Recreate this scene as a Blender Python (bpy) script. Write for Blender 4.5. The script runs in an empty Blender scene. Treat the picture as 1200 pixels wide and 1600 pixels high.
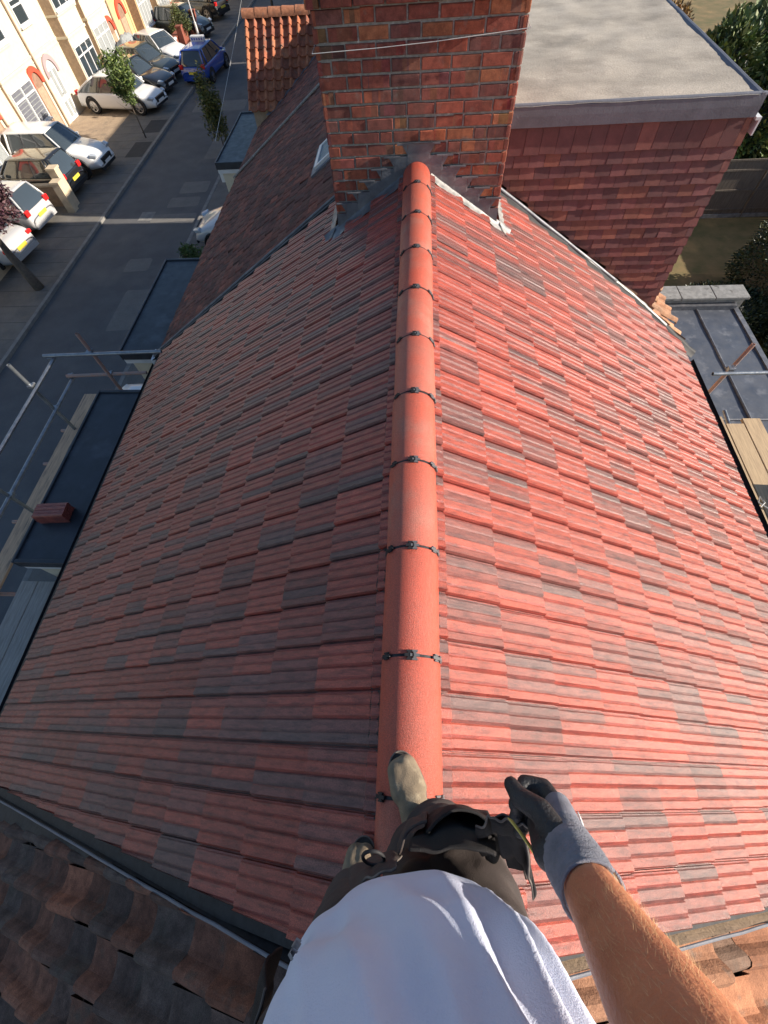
import bpy, math, random
import numpy as np
from mathutils import Vector, Matrix, noise as mn
R=math.radians
rnd=random.Random(7)
scene=bpy.context.scene
col=scene.collection
# ---------------------------------------------------------------- camera
CAMH=1.65
cam=bpy.data.cameras.new('camera'); co=bpy.data.objects.new('camera',cam); col.objects.link(co)
cam.sensor_fit='VERTICAL'; cam.sensor_height=36; cam.lens=36*660/1600; cam.clip_end=600; cam.clip_start=.02
Xa=Vector((0.99762408,-0.0128477,0.06768403)); Ya=Vector((0.04427684,0.8722537,-0.48704521)); Za=Vector((-0.05278024,0.48888487,0.87075015))
m=Matrix(((Xa.x,Xa.y,Xa.z,0),(Ya.x,Ya.y,Ya.z,0),(Za.x,Za.y,Za.z,CAMH),(0,0,0,1)))
co.matrix_world=m; scene.camera=co
# ---------------------------------------------------------------- light
SUN_EL=R(24.0); SUN_AZ=R(-3)      # azimuth measured from +X towards +Y
w=bpy.data.worlds.new('World'); scene.world=w; w.use_nodes=True
nt=w.node_tree; bg=nt.nodes['Background']
sky=nt.nodes.new('ShaderNodeTexSky'); sky.sky_type='NISHITA'; sky.sun_disc=False
sky.sun_elevation=SUN_EL; sky.sun_rotation=R(90)-SUN_AZ; sky.air_density=1.0; sky.dust_density=.4; sky.ozone_density=2.5
nt.links.new(sky.outputs[0],bg.inputs[0]); bg.inputs[1].default_value=.085
sun=bpy.data.lights.new('sun','SUN'); so=bpy.data.objects.new('sun',sun); col.objects.link(so)
sun.energy=5.0; sun.angle=R(.53); sun.color=(1,.89,.76)
sd=Vector((math.cos(SUN_EL)*math.cos(SUN_AZ),math.cos(SUN_EL)*math.sin(SUN_AZ),math.sin(SUN_EL)))
so.rotation_euler=sd.to_track_quat('Z','Y').to_euler()
scene.view_settings.view_transform='Standard'; scene.view_settings.look='None'
scene.view_settings.exposure=.95; scene.view_settings.gamma=1
# ---------------------------------------------------------------- materials
def mat(name,c1,c2=None,scale=8,rough=.7,bump=0,bscale=60,attr=False,metal=0,detail=5,c3=None,s3=1.5,stretch=None,spec=.5,rvar=0,ramp=(.35,.65),fine=0,coat=0,trans=0,ramp3=(.55,.7),fk=.28):
    M=bpy.data.materials.new(name); M.use_nodes=True; t=M.node_tree; N=t.nodes; L=t.links
    b=N['Principled BSDF']; b.inputs['Roughness'].default_value=rough; b.inputs['Metallic'].default_value=metal
    b.inputs['Specular IOR Level'].default_value=spec
    b.inputs['Coat Weight'].default_value=coat
    if trans: b.inputs['Subsurface Weight'].default_value=trans; b.inputs['Subsurface Scale'].default_value=.01; b.inputs['Subsurface Radius'].default_value=(1,.4,.2)
    tc=N.new('ShaderNodeTexCoord'); src=tc.outputs['Object']
    if stretch:
        mp=N.new('ShaderNodeMapping'); mp.inputs['Scale'].default_value=stretch; L.new(src,mp.inputs[0]); src2=mp.outputs[0]
    else: src2=src
    def nz(s,d=detail,v=src2,r=.6):
        n=N.new('ShaderNodeTexNoise'); n.inputs['Scale'].default_value=s; n.inputs['Detail'].default_value=d; n.inputs['Roughness'].default_value=r; L.new(v,n.inputs['Vector']); return n.outputs['Fac']
    def rmp(f,a,b_):
        r=N.new('ShaderNodeMapRange'); r.inputs[1].default_value=a; r.inputs[2].default_value=b_; L.new(f,r.inputs[0]); return r.outputs[0]
    def mix(f,A,B,bt='MIX'):
        x=N.new('ShaderNodeMix'); x.data_type='RGBA'; x.blend_type=bt
        if isinstance(f,(int,float)): x.inputs[0].default_value=f
        else: L.new(f,x.inputs[0])
        for i,q in ((6,A),(7,B)):
            if isinstance(q,tuple): x.inputs[i].default_value=(*q,1)
            else: L.new(q,x.inputs[i])
        return x.outputs[2]
    if attr:
        a=N.new('ShaderNodeAttribute'); a.attribute_name='Col'; cur=a.outputs['Color']
        if c2: cur=mix(rmp(nz(scale),*ramp),cur,mix(1.0,cur,c2,'MULTIPLY'))
    else:
        cur=c1
        if c2: cur=mix(rmp(nz(scale),*ramp),c1,c2)
    if c3: cur=mix(rmp(nz(s3,6),*ramp3),cur,c3)
    if fine: cur=mix(rmp(nz(fine,2,src),.3,.7),mix(1.0,cur,(1-fk,1-fk,1-fk),'MULTIPLY'),mix(1.0,cur,(1+fk*.85,1+fk*.85,1+fk*.85),'MULTIPLY'))
    if isinstance(cur,tuple): b.inputs['Base Color'].default_value=(*cur,1)
    else: L.new(cur,b.inputs['Base Color'])
    if rvar:
        r=N.new('ShaderNodeMapRange'); r.inputs[1].default_value=.3; r.inputs[2].default_value=.7; r.inputs[3].default_value=rough-rvar; r.inputs[4].default_value=rough+rvar
        L.new(nz(scale*1.7,4),r.inputs[0]); L.new(r.outputs[0],b.inputs['Roughness'])
    if bump:
        bp=N.new('ShaderNodeBump'); bp.inputs['Strength'].default_value=bump; bp.inputs['Distance'].default_value=.004
        L.new(nz(bscale,3,src),bp.inputs['Height']); L.new(bp.outputs[0],b.inputs['Normal'])
    return M
def glassmat(name,c,rough=.06):
    M=mat(name,c,rough=rough,spec=.9,coat=.5); return M
M={}
M['tile']=mat('roof tile concrete',None,(.42,.47,.54),34,.34,.6,330,attr=True,rvar=.07,fine=300,fk=.5,ramp=(.42,.72),spec=.45,stretch=(.35,1.6,.35))
M['ridge']=mat('ridge tile concrete',(.50,.092,.052),(.42,.10,.065),5,.40,.9,330,rvar=.07,fine=300,fk=.45,c3=(.34,.16,.12),s3=3.5,ramp3=(.55,.8))
M['ridgeb']=mat('ridge tile concrete, dusty',(.47,.10,.06),(.40,.115,.08),6,.44,.9,330,rvar=.07,fine=300,fk=.45,c3=(.38,.20,.15),s3=4.5,ramp3=(.54,.8))
M['ridgec']=mat('ridge tile concrete, deep red',(.50,.085,.048),(.41,.088,.055),4,.38,.9,330,rvar=.07,fine=300,fk=.45,c3=(.30,.12,.09),s3=3,ramp3=(.58,.78))
M['plastic']=mat('black plastic',(.015,.015,.017),(.03,.03,.033),30,.62,spec=.25)
M['greyplastic']=mat('grey plastic',(.10,.10,.105),rough=.45)
M['lead']=mat('weathered lead',(.17,.175,.19),(.10,.105,.12),9,.5,.5,60,metal=.35,c3=(.27,.26,.26),s3=3,rvar=.1)
M['leadsun']=mat('sunlit lead',(.36,.35,.33),(.18,.18,.18),22,.5,.8,90,metal=.2,rvar=.1)  # lighter copy of the lead for the sun side, brightness put into the colour
M['mortar']=mat('mortar',(.33,.30,.26),(.20,.185,.165),30,.95,1,180,c3=(.52,.49,.44),s3=25,ramp3=(.58,.7))
M['brick']=mat('old stock brick',None,(.55,.5,.5),24,.9,1,190,attr=True,fine=300,c3=(.20,.16,.13),s3=9,ramp3=(.60,.78))
M['clad']=mat('clay hanging tile',None,(.75,.72,.74),12,.6,.3,250,attr=True,fine=300)
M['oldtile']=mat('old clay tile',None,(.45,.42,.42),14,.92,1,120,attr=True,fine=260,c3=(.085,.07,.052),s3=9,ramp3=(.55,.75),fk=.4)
M['sunclay']=mat('pale sunlit clay tile',None,(.62,.58,.55),14,.88,1,120,attr=True,fine=260,c3=(.16,.12,.09),s3=8,ramp3=(.56,.72))  # lighter copy of the clay tile, sunlight put into its colour
M['felt']=mat('black rubber roof sheet',(.018,.022,.028),(.028,.033,.042),4,.42,.2,50,rvar=.1,c3=(.05,.06,.072),s3=2.5)
M['extroof']=mat('lead roof sheet',(.055,.065,.085),(.085,.095,.115),3,.5,.3,20,c3=(.14,.15,.17),s3=4,rvar=.12)
M['dormroof']=mat('weathered fibreglass roof',(.41,.365,.30),(.27,.24,.195),2.2,.85,.8,45,c3=(.20,.175,.14),s3=2.0,stretch=(.9,1.2,1),ramp=(.35,.68),fine=110,ramp3=(.5,.75),detail=9)
M['fascia']=mat('grey roof edge trim',(.15,.155,.18),(.11,.115,.135),6,.55,.4,60)
M['white']=mat('white upvc',(.66,.66,.65),(.58,.58,.57),6,.4)
M['render']=mat('cream render',(.62,.55,.41),(.55,.485,.36),5,.9,.5,60,c3=(.58,.50,.37),s3=.9,ramp3=(.6,.85))
M['renderb']=mat('orange render',(.62,.43,.21),(.56,.39,.19),3,.9,.5,60)
M['cheek']=mat('tan roughcast and shaded cheek',(.42,.30,.20),(.30,.22,.15),9,.95,.8,60)
M['glass']=glassmat('window glass',(.035,.045,.05))
M['curtain']=mat('net curtain',(.36,.37,.36),(.16,.18,.18),16,.8,stretch=(1,6,.5))
M['redarch']=mat('red painted arch',(.58,.07,.035),rough=.6)
M['greyarch']=mat('mauve painted arch',(.36,.27,.27),rough=.6)
M['porch']=mat('porch interior',(.30,.18,.12),(.2,.12,.08),5,.8)
M['asphalt']=mat('road asphalt',(.085,.085,.087),(.11,.11,.11),1.2,.88,.6,90,c3=(.14,.133,.125),s3=.55,fine=70,ramp3=(.56,.75))
M['patch']=mat('repair asphalt',(.17,.16,.145),(.14,.135,.125),3,.9,.6,60,fine=60)
M['darkpatch']=mat('fresh asphalt',(.035,.035,.035),(.045,.045,.045),3,.9,.6,60)
M['pave']=mat('pavement concrete',(.17,.158,.14),(.12,.115,.105),1.5,.9,.5,60,c3=(.17,.15,.12),s3=2,fine=60)
M['drive']=mat('driveway paving',(.40,.30,.20),(.30,.225,.155),2.5,.9,.6,50,c3=(.20,.16,.12),s3=1.5,fine=40)
M['kerb']=mat('kerb stone',(.24,.23,.21),(.17,.165,.155),4,.9,.5,60)
M['grass']=mat('dry lawn',(.20,.14,.06),(.11,.10,.035),1.6,.95,1,30,c3=(.30,.2,.08),s3=.7)
M['soil']=mat('bare ground',(.10,.085,.06),(.07,.065,.045),1,.95,1,20)
M['leaf']=mat('green leaf',None,(.6,.7,.5),3,.55,attr=True)
M['bark']=mat('bark',(.13,.10,.075),(.08,.065,.05),12,.9,1,60)
M['steel']=mat('galvanised scaffold tube',(.32,.34,.36),(.22,.24,.26),14,.38,.2,90,metal=.75,rvar=.1)
M['rust']=mat('rusty scaffold tube',(.42,.22,.16),(.30,.24,.21),18,.6,.4,90,metal=.2)
M['board']=mat('scaffold board',(.66,.42,.25),(.46,.29,.18),4,.85,.6,90,stretch=(14,1,14),c3=(.15,.12,.09),s3=2)
M['boardgrey']=mat('grey scaffold board',(.42,.37,.31),(.28,.245,.205),4,.85,.6,90,stretch=(14,1,14),c3=(.26,.255,.25),s3=9,ramp3=(.6,.66))
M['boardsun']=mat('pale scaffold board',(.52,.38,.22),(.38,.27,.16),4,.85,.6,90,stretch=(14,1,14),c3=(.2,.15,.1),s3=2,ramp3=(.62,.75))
M['fence']=mat('weathered fence timber',(.19,.155,.12),(.11,.09,.07),3,.9,.7,60,stretch=(9,9,.8))
M['stone']=mat('coping stone',(.27,.27,.26),(.17,.17,.165),9,.92,.8,80,c3=(.10,.10,.095),s3=7,ramp3=(.6,.7))
M['coping']=mat('cream coping',(.58,.47,.32),(.48,.39,.27),6,.9,.4,50)
M['shirt']=mat('white cotton',(.60,.645,.78),(.56,.60,.74),5,.85,.35,500,spec=.2)  # white cloth tinted blue, the cast of sky-lit shade put into the colour
M['stain']=mat('dark stain',(.10,.10,.11),(.3,.3,.31),60,.9)
M['trouser']=mat('dark work cloth',(.085,.067,.061),(.055,.045,.042),9,.85,.6,600,spec=.25)
M['flap']=mat('black canvas',(.016,.015,.016),(.024,.022,.022),14,.8,.6,600,spec=.3)
M['seam']=mat('worn seam thread',(.16,.135,.115),(.07,.06,.055),40,.85)
M['boot']=mat('scuffed tan suede',(.27,.21,.145),(.19,.15,.105),14,.9,.8,300,c3=(.36,.30,.21),s3=16,spec=.2)
M['sole']=mat('boot sole',(.035,.03,.027),rough=.7)
M['skin']=mat('tanned skin',(.50,.20,.10),(.41,.155,.078),22,.5,.35,220,trans=.12,c3=(.38,.13,.06),s3=35,ramp3=(.6,.85))
M['hair']=mat('dark hair',(.03,.02,.015),(.05,.035,.025),60,.5,1,200)
M['armhair']=mat('fair arm hair',(.55,.33,.16),rough=.4)
M['knit']=mat('grey knitted glove',(.25,.255,.30),(.18,.185,.22),40,.85,.8,700)
M['rubber']=mat('black rubber palm',(.014,.014,.016),(.022,.022,.024),40,.55,.5,300)
M['yellow']=mat('yellow strap',(.70,.60,.16),(.6,.5,.12),30,.6)
M['tyre']=mat('tyre',(.018,.018,.018),rough=.8)
M['rim']=mat('alloy rim',(.42,.42,.43),metal=.8,rough=.35)
M['lampw']=mat('headlamp glass',(.5,.55,.6),rough=.1,metal=.3)
M['lampr']=mat('tail lamp',(.62,.02,.02),rough=.15)
M['platey']=mat('yellow number plate',(.75,.58,.06),rough=.4)
M['platew']=mat('white number plate',(.75,.75,.72),rough=.4)
M['wire']=mat('cable',(.5,.5,.48),rough=.6)
for n,c,k in (('white',(.72,.72,.70),.8),('black',(.012,.013,.015),1),('silver',(.42,.42,.42),.8),('blue',(.015,.06,.32),1),('green',(.035,.042,.035),1),('grey',(.16,.17,.18),1)):
    M['car_'+n]=mat('car paint '+n,c,rough=.28,coat=k,spec=.5)
# ---------------------------------------------------------------- mesh helpers
ORG={}
class MB:
    def __init__(s): s.v=[]; s.f=[]; s.c=[]; s.mi=[]
    def add(s,vs,fs,c=None,mi=0):
        o=len(s.v); s.v+= [tuple(v) for v in vs]
        for f in fs: s.f.append([i+o for i in f]); s.c.append(c or (1,1,1)); s.mi.append(mi)
    def box(s,x0,x1,y0,y1,z0,z1,c=None,mi=0,skip=()):
        vs=[(x,y,z) for x in (x0,x1) for y in (y0,y1) for z in (z0,z1)]
        fs=[(0,1,3,2),(4,6,7,5),(0,4,5,1),(2,3,7,6),(0,2,6,4),(1,5,7,3)]
        s.add(vs,[f for i,f in enumerate(fs) if i not in skip],c,mi)
    def obox(s,c0,ax,ay,az,c=None,mi=0):   # centre and three half-axis vectors
        c0=Vector(c0); ax=Vector(ax);ay=Vector(ay);az=Vector(az)
        vs=[c0+i*ax+j*ay+k*az for i in (-1,1) for j in (-1,1) for k in (-1,1)]
        s.add(vs,[(0,1,3,2),(4,6,7,5),(0,4,5,1),(2,3,7,6),(0,2,6,4),(1,5,7,3)],c,mi)
    def tube(s,pts,rs,n=12,c=None,mi=0,cap=True,flat=None):
        pts=[Vector(p) for p in pts]
        if isinstance(rs,(int,float)): rs=[rs]*len(pts)
        o=len(s.v); ref=None
        for i,p in enumerate(pts):
            d=(pts[min(i+1,len(pts)-1)]-pts[max(i-1,0)]).normalized()
            if ref is None:
                ref=Vector(flat) if flat else (Vector((0,0,1)) if abs(d.z)<.9 else Vector((1,0,0)))
            a=(ref-d*ref.dot(d)).normalized(); b=d.cross(a); ref=a
            r=rs[i]; ra,rb=(r if isinstance(r,tuple) else (r,r))
            for k in range(n):
                t=2*math.pi*k/n; s.v.append(tuple(p+a*ra*math.cos(t)+b*rb*math.sin(t)))
        for i in range(len(pts)-1):
            for k in range(n):
                q=(k+1)%n; s.f.append([o+i*n+k,o+i*n+q,o+(i+1)*n+q,o+(i+1)*n+k]); s.c.append(c or (1,1,1)); s.mi.append(mi)
        if cap:
            s.f.append([o+k for k in range(n)][::-1]); s.c.append(c or (1,1,1)); s.mi.append(mi)
            s.f.append([o+(len(pts)-1)*n+k for k in range(n)]); s.c.append(c or (1,1,1)); s.mi.append(mi)
    def caps(s,a,b,ra,rb,n=16,flat=None,sq=1):  # capsule with round ends
        a=Vector(a);b=Vector(b);d=(b-a); L=d.length; d.normalize()
        P=[];Q=[]
        for t in (90,65,40,20,0):
            P.append(a-d*ra*math.sin(R(t))); Q.append((max(ra*math.cos(R(t)),ra*.05),max(ra*sq*math.cos(R(t)),ra*.05)))
        for t in (0,20,40,65,90):
            P.append(b+d*rb*math.sin(R(t))); Q.append((max(rb*math.cos(R(t)),rb*.05),max(rb*sq*math.cos(R(t)),rb*.05)))
        s.tube(P,Q,n,flat=flat)
    def sheet(s,grid,c=None,mi=0):   # grid[i][j] of points
        o=len(s.v); n=len(grid[0])
        for r in grid:
            for p in r: s.v.append(tuple(p))
        for i in range(len(grid)-1):
            for j in range(n-1):
                s.f.append([o+i*n+j,o+i*n+j+1,o+(i+1)*n+j+1,o+(i+1)*n+j]); s.c.append(c or (1,1,1)); s.mi.append(mi)
    def mesh(s,name,off=(0,0,0),mats=()):
        me=bpy.data.meshes.new(name)
        off=Vector(off)
        me.from_pydata([(v[0]-off.x,v[1]-off.y,v[2]-off.z) for v in s.v],[],s.f)
        for m_ in mats: me.materials.append(m_)
        if len(mats)>1: me.polygons.foreach_set('material_index',s.mi)
        if any(c!=(1,1,1) for c in s.c):
            a=me.color_attributes.new('Col','FLOAT_COLOR','CORNER')
            arr=[]
            for f,c in zip(s.f,s.c): arr+= [c[0],c[1],c[2],1.0]*len(f)
            a.data.foreach_set('color',arr)
        me.validate(); me.update()
        return me
    def build(s,name,m_,parent=None,smooth=False,local=False,mods=()):
        mats=m_ if isinstance(m_,(list,tuple)) else [m_]
        dc={'oldtile':(.12,.055,.04),'sunclay':(.42,.17,.085),'brick':(.3,.09,.055),'clad':(.2,.055,.043),'leaf':(.05,.08,.02),'tile':(.4,.1,.07)}.get(mats[0]) if isinstance(mats[0],str) else None
        if dc: s.c=[dc if c==(1,1,1) else c for c in s.c]
        mats=[M[x] if isinstance(x,str) else x for x in mats]
        off=(0,0,0)
        if parent and not local: off=ORG.get(parent.name,(0,0,0))
        me=s.mesh(name,off,mats)
        if smooth: me.shade_smooth()
        o=bpy.data.objects.new(name,me); col.objects.link(o)
        if parent: o.parent=parent; ORG[o.name]=off
        return o
def tag(o,label=None,cat=None,group=None,kind=None):
    if label:o['label']=label
    if cat:o['category']=cat
    if group:o['group']=group
    if kind:o['kind']=kind
    return o
def thing(name,loc,label,cat,group=None,rz=0):
    o=bpy.data.objects.new(name,None); col.objects.link(o); o.location=loc; o.rotation_euler=(0,0,rz); o.empty_display_size=.2
    ORG[o.name]=tuple(loc) if rz==0 else (0,0,0)
    return tag(o,label,cat,group)
def structure(o): o['kind']='structure'; return o
def copy_tree(o,parent=None):
    c=o.copy(); col.objects.link(c)
    if parent: c.parent=parent
    for ch in list(o.children): copy_tree(ch,c)
    return c
def smooth_angle(o,deg=40):
    me=o.data; me.shade_smooth()
    try: me.set_sharp_from_angle(angle=R(deg))
    except Exception: pass
def remesh(o,voxel,it=6,sm=.5):
    md=o.modifiers.new('r','REMESH'); md.mode='VOXEL'; md.voxel_size=voxel
    ms=o.modifiers.new('s','SMOOTH'); ms.iterations=it; ms.factor=sm
    dg=bpy.context.evaluated_depsgraph_get(); dg.update()
    me=bpy.data.meshes.new_from_object(o.evaluated_get(dg)); old=o.data
    o.modifiers.clear(); o.data=me; me.name=old.name+'_m'
    if not me.materials:
        for m_ in old.materials: me.materials.append(m_)
    me.shade_smooth(); return o
def displace(o,fn):
    me=o.data; n=len(me.vertices)
    co_=np.zeros(n*3); me.vertices.foreach_get('co',co_); co_=co_.reshape(-1,3)
    no=np.zeros(n*3); me.vertices.foreach_get('normal',no); no=no.reshape(-1,3)
    me.vertices.foreach_set('co',(co_+fn(co_,no)).ravel()); me.update()
G=-7.3
PITCH=R(33); CP,SP=math.cos(PITCH),math.sin(PITCH); Z0=-.06
def rp(side,s,n,y):   # point on a roof slope: side +1 rear (right), -1 street (left)
    return (side*(s*CP+n*SP),y,Z0-s*SP+n*CP)
# ---------------------------------------------------------------- ground, roads
mb=MB(); mb.box(-150,150,-60,260,G-.3,G-.16); structure(mb.build('ground','soil'))
mb=MB(); mb.box(-13.37,-9.1,-40,200,G-.16,G-.10); structure(mb.build('road','asphalt'))
def flat(name,m_,x0,x1,y0,y1,z,kind='structure'):
    b=MB(); b.add([(x0,y0,z),(x1,y0,z),(x1,y1,z),(x0,y1,z)],[(0,1,2,3)]); return structure(b.build(name,m_))
mb=MB(); mb.box(-16.1,-13.5,-40,200,G-.16,G); mb.box(-8.96,-7.2,-40,200,G-.16,G); structure(mb.build('pavement','pave'))
mb=MB(); 
y=-20
while y<120:
    for x0,x1 in ((-13.5,-13.37),(-9.1,-8.96)):
        j=rnd.uniform(-.006,.006); mb.box(x0+j,x1+j,y,y+.905,G-.16,G+.006+j)
    y+=.915
structure(mb.build('kerb','kerb'))
mb=MB(); mb.box(-40,-16.1,-40,24.6,G-.16,G-.004); mb.box(-40,-16.1,24.6,200,G-.16,G-.006); structure(mb.build('forecourt','drive'))
mb=MB(); mb.box(-7.2,-3.0,-40,200,G-.16,G-.01); structure(mb.build('front_path','pave'))
mb=MB(); mb.box(3,60,-40,200,G-.16,G-.01); structure(mb.build('lawn','grass'))
mb=MB()
def quadz(mb,pts,z): mb.add([(x,y,z) for x,y in pts],[tuple(range(len(pts)))])
zr=G-.10+.004
for (x0,x1,y0,y1) in ((-10.4,-9.35,24.6,27.0),(-10.7,-9.4,21.3,22.4),(-10.9,-9.5,20.1,21.0),(-11.3,-9.3,18.9,19.6),(-11.2,-10.2,15.4,16.3),(-10.6,-9.3,12.0,14.3),(-12.6,-9.6,30.4,31.9)):
    quadz(mb,[(x0+.06,y0),(x1-.05,y0+.07),(x1,y0+.2),(x1-.03,y1-.1),(x1-.12,y1),(x0+.05,y1-.04),(x0,y1-.2),(x0+.02,y0+.15)],zr)
structure(mb.build('road_repair_patch','patch'))
mb=MB()
for (x0,x1,y0,y1) in ((-14.45,-13.55,24.9,26.6),(-14.5,-13.55,27.7,29.3)): quadz(mb,[(x0,y0),(x1,y0),(x1,y1),(x0,y1)],G+.004)
structure(mb.build('pavement_patch','darkpatch'))
mb=MB(); mb.box(-11.85,-11.25,19.1,19.8,G-.1,G-.094); 
for i in range(6):
    mb.box(-11.8+i*.09,-11.77+i*.09,19.15,19.75,G-.094,G-.088)
tag(mb.build('manhole_cover','kerb'),'square grey metal cover set in the dark road','manhole')
# pavement joint lines
mb=MB()
for k in range(60):
    yy=-2+k*.9; mb.box(-16.0,-13.55,yy,yy+.012,G,G+.003)
structure(mb.build('paving_joint','darkpatch'))
# ---------------------------------------------------------------- roofs
def slope_tiles(side,y0,y1,ng,gauge,cover,prof,colf,r,s0=.14,tail=.028,jit=.002,clipfn=None,tilt=0,smax=None,head=.0):
    """one mesh of tiles on a slope; prof=[(u,h)..] across one tile width; colf(i,j,k,nb)->colour"""
    mb=MB(); nc=int(round((y1-y0)/cover)); cv=(y1-y0)/nc
    us=[p[0]*cv for p in prof]; hs=[p[1] for p in prof]; nU=len(us)
    for i in range(ng):
        sa=s0+(i-1)*gauge; sb=s0+i*gauge
        for j in range(nc):
            js=r.gauss(0,jit); jn=r.gauss(0,jit*.6); jt=r.gauss(0,tilt); sk=r.gauss(0,tilt)
            yb=y0+j*cv+ r.gauss(0,jit*.4)
            a=max(sa+js-.02,head); b=sb+js
            vs=[]
            for (s_,n_) in ((a,.002+jn),(b-.004,tail+jn+jt),(b,tail-.004+jn+jt),(b,jn-.004)):
                for u,h in zip(us,hs):
                    hh=h*(1 if n_>.0 else 1)
                    yy=yb+u; ss=s_+sk*(u/cv-.5)
                    if clipfn: yy=clipfn(yy,ss)
                    vs.append(rp(side,ss,n_+hh-(0 if s_<b or n_>0 else .0),yy))
            # right side skirt
            o=len(mb.v); mb.v+=vs
            for rr in range(3):
                for u in range(nU-1):
                    q=[o+rr*nU+u,o+rr*nU+u+1,o+(rr+1)*nU+u+1,o+(rr+1)*nU+u]
                    if side>0: q=q[::-1]
                    mb.f.append(q); mb.c.append(colf(i,j,u)); mb.mi.append(0)
    return mb
# new concrete tiles: four saw-toothed bands per tile with a welt at the interlock
H=.0115; H2=.0065
PROF=[(0,-.012),(.018,-.012),(.022,.0),(.06,H),(.205,H*.6),(.235,.002),(.285,H2),(.45,H2*.9),(.48,.0005),(.54,H*.85),(.70,H*.6),(.73,.002),(.78,H2),(.92,H2*.85),(.945,.001),(.972,.0),(.978,-.012),(1.0,-.012)]
band=[0,0,0,0,0,1,1,1,2,2,2,3,3,3,3,3,3]
cr=random.Random(11); TC={}
REDC=(.42,.083,.051); DARKC=(.135,.078,.070); STEPSHADE=(.33,.050,.034)
def newcol(side):
    def f(i,j,u):
        k=(side,i,j)
        if k not in TC:
            v=cr.gauss(1,.08); t=cr.random()
            if side<0: pr=[(.95,1),(.68,.9),(.35,.75),(.2,.5)]
            else: pr=[(.25,.7),(.32,.7),(.48,.8),(.68,.95)]
            d=[(cr.uniform(.55,1)*m_ if cr.random()<p_ else cr.uniform(0,.18)) for p_,m_ in pr]
            if t<.03: d=[cr.uniform(.5,.9)]*4
            elif t<.30: d=[cr.uniform(0,.12) for _ in range(4)]
            TC[k]=(v,d)
        v,d=TC[k]; b=band[u]; a=d[b]
        base=REDC if u not in (0,1,2,5,8,11,14) else STEPSHADE  # step faces and grooves take a deeper red, their shade put into the colour
        c=tuple(v*(x*(1-a)+y_*a) for x,y_ in zip(base,DARKC))
        return c
    return f
YN,YF=-.60,4.98
def clipv(side):
    def f(y,s):
        lo=YN+(.055*s if side<0 else 0.0)
        if side>0: y=min(y,YF-max(0,s-3.2)*.20)
        return max(y,lo)
    return f
H0=thing('terraced_house',(0,2.2,G),'house with newly laid red and charcoal roof tiles, brick chimney at far end','house')
slope_tiles(-1,YN,YF,15,.3047,.2,PROF,newcol(-1),random.Random(3),s0=.16,tail=.031,tilt=.0012,clipfn=clipv(-1)).build('street_roof_slope','tile',H0)
slope_tiles(1,YN,YF,14,.304,.2,PROF,newcol(1),random.Random(4),s0=.16,tail=.031,tilt=.0012,clipfn=clipv(1)).build('garden_roof_slope','tile',H0)
# sarking just under the tiles
mb=MB()
for side,S in ((-1,4.66),(1,4.28)):
    a=[rp(side,.02,-.012,YN-.02),rp(side,S,-.012,YN-.02),rp(side,S,-.012,YF),rp(side,.02,-.012,YF)]
    b=[rp(side,.0,-.06,YN-.02),rp(side,S,-.06,YN-.02),rp(side,S,-.06,YF),rp(side,.0,-.06,YF)]
    mb.add(a+b,[(0,1,2,3),(4,7,6,5),(0,4,5,1),(1,5,6,2),(2,6,7,3)])
mb.build('roof_underlay','plastic',H0)
# half-round ridge tiles with black clips
def ridge_prof(rw,rh,n=20,z=0,ang=96):
    return [(rw*math.sin(R(a)),z-rh+rh*math.cos(R(a))) for a in np.linspace(-ang,ang,n)]
def ridge_tile(y0,y1,lab=None):
    mb=MB(); dx=rnd.gauss(0,.0022); dz=rnd.gauss(0,.0016); sk=rnd.gauss(0,.0012)
    rows=[]
    for y,k in ((y0,.985),(y0+.004,1),(y1-.004,1),(y1,.985)):
        o_=sk if y<y0+.1 else -sk
        rows.append([(x*k+dx+o_,y,z+dz-(1-k)*.1) for x,z in ridge_prof(.1165,.112)])
    rows2=[[(x*.87+dx,y,z+dz-.013) for x,z in ridge_prof(.1165,.112)] for y in (y0,y1)]
    mb.sheet([r[::-1] for r in rows]); mb.sheet(rows2)
    mb.sheet([rows[0],rows2[0]]); mb.sheet([rows2[1],rows[3]])
    return mb.build('ridge_tile',rnd.choice(['ridge','ridgeb','ridgec']),H0,smooth=True)
def ridge_clip(y):
    mb=MB()
    pr=ridge_prof(.1145,.109,26,z=-.003,ang=94); pi=ridge_prof(.100,.095,26,z=-.01,ang=94)
    mb.sheet([[(x,y-.0055,z) for x,z in pr][::-1],[(x,y+.0055,z) for x,z in pr][::-1]])
    mb.sheet([[(x,y-.0055,z) for x,z in pr],[(x,y-.0055,z) for x,z in pi]])
    o=mb.build('ridge_clip','plastic',H0)
    # H shaped plates lying across the joint
    def plate(a,wd,ln,grey):
        p=MB(); s_,c_=math.sin(R(a)),math.cos(R(a))
        ctr=Vector((.1185*s_,y,-.112+.1145*c_)); t=Vector((c_,0,-s_)); n=Vector((s_,0,c_)); v=Vector((0,1,0))
        p.obox(ctr,t*wd*.5,v*ln*.5,n*.0035); p.obox(ctr+n*.001,t*wd*1.5,v*.0055,n*.0035)
        for q in (-1,1): p.obox(ctr+v*q*ln*.42,t*wd*.85,v*ln*.1,n*.0045)
        p.build('clip_plate','greyplastic' if grey else 'plastic',o)
    j=rnd.uniform(-1.5,1.5)
    plate(-3+j,.012,.036,0); plate(7+j,.012,.036,1); plate(-52+j,.015,.026,0); plate(54+j,.015,.026,1); plate(72,.012,.026,1)
YJ=[-.1435+.4525*k for k in range(-2,10)]
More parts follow.
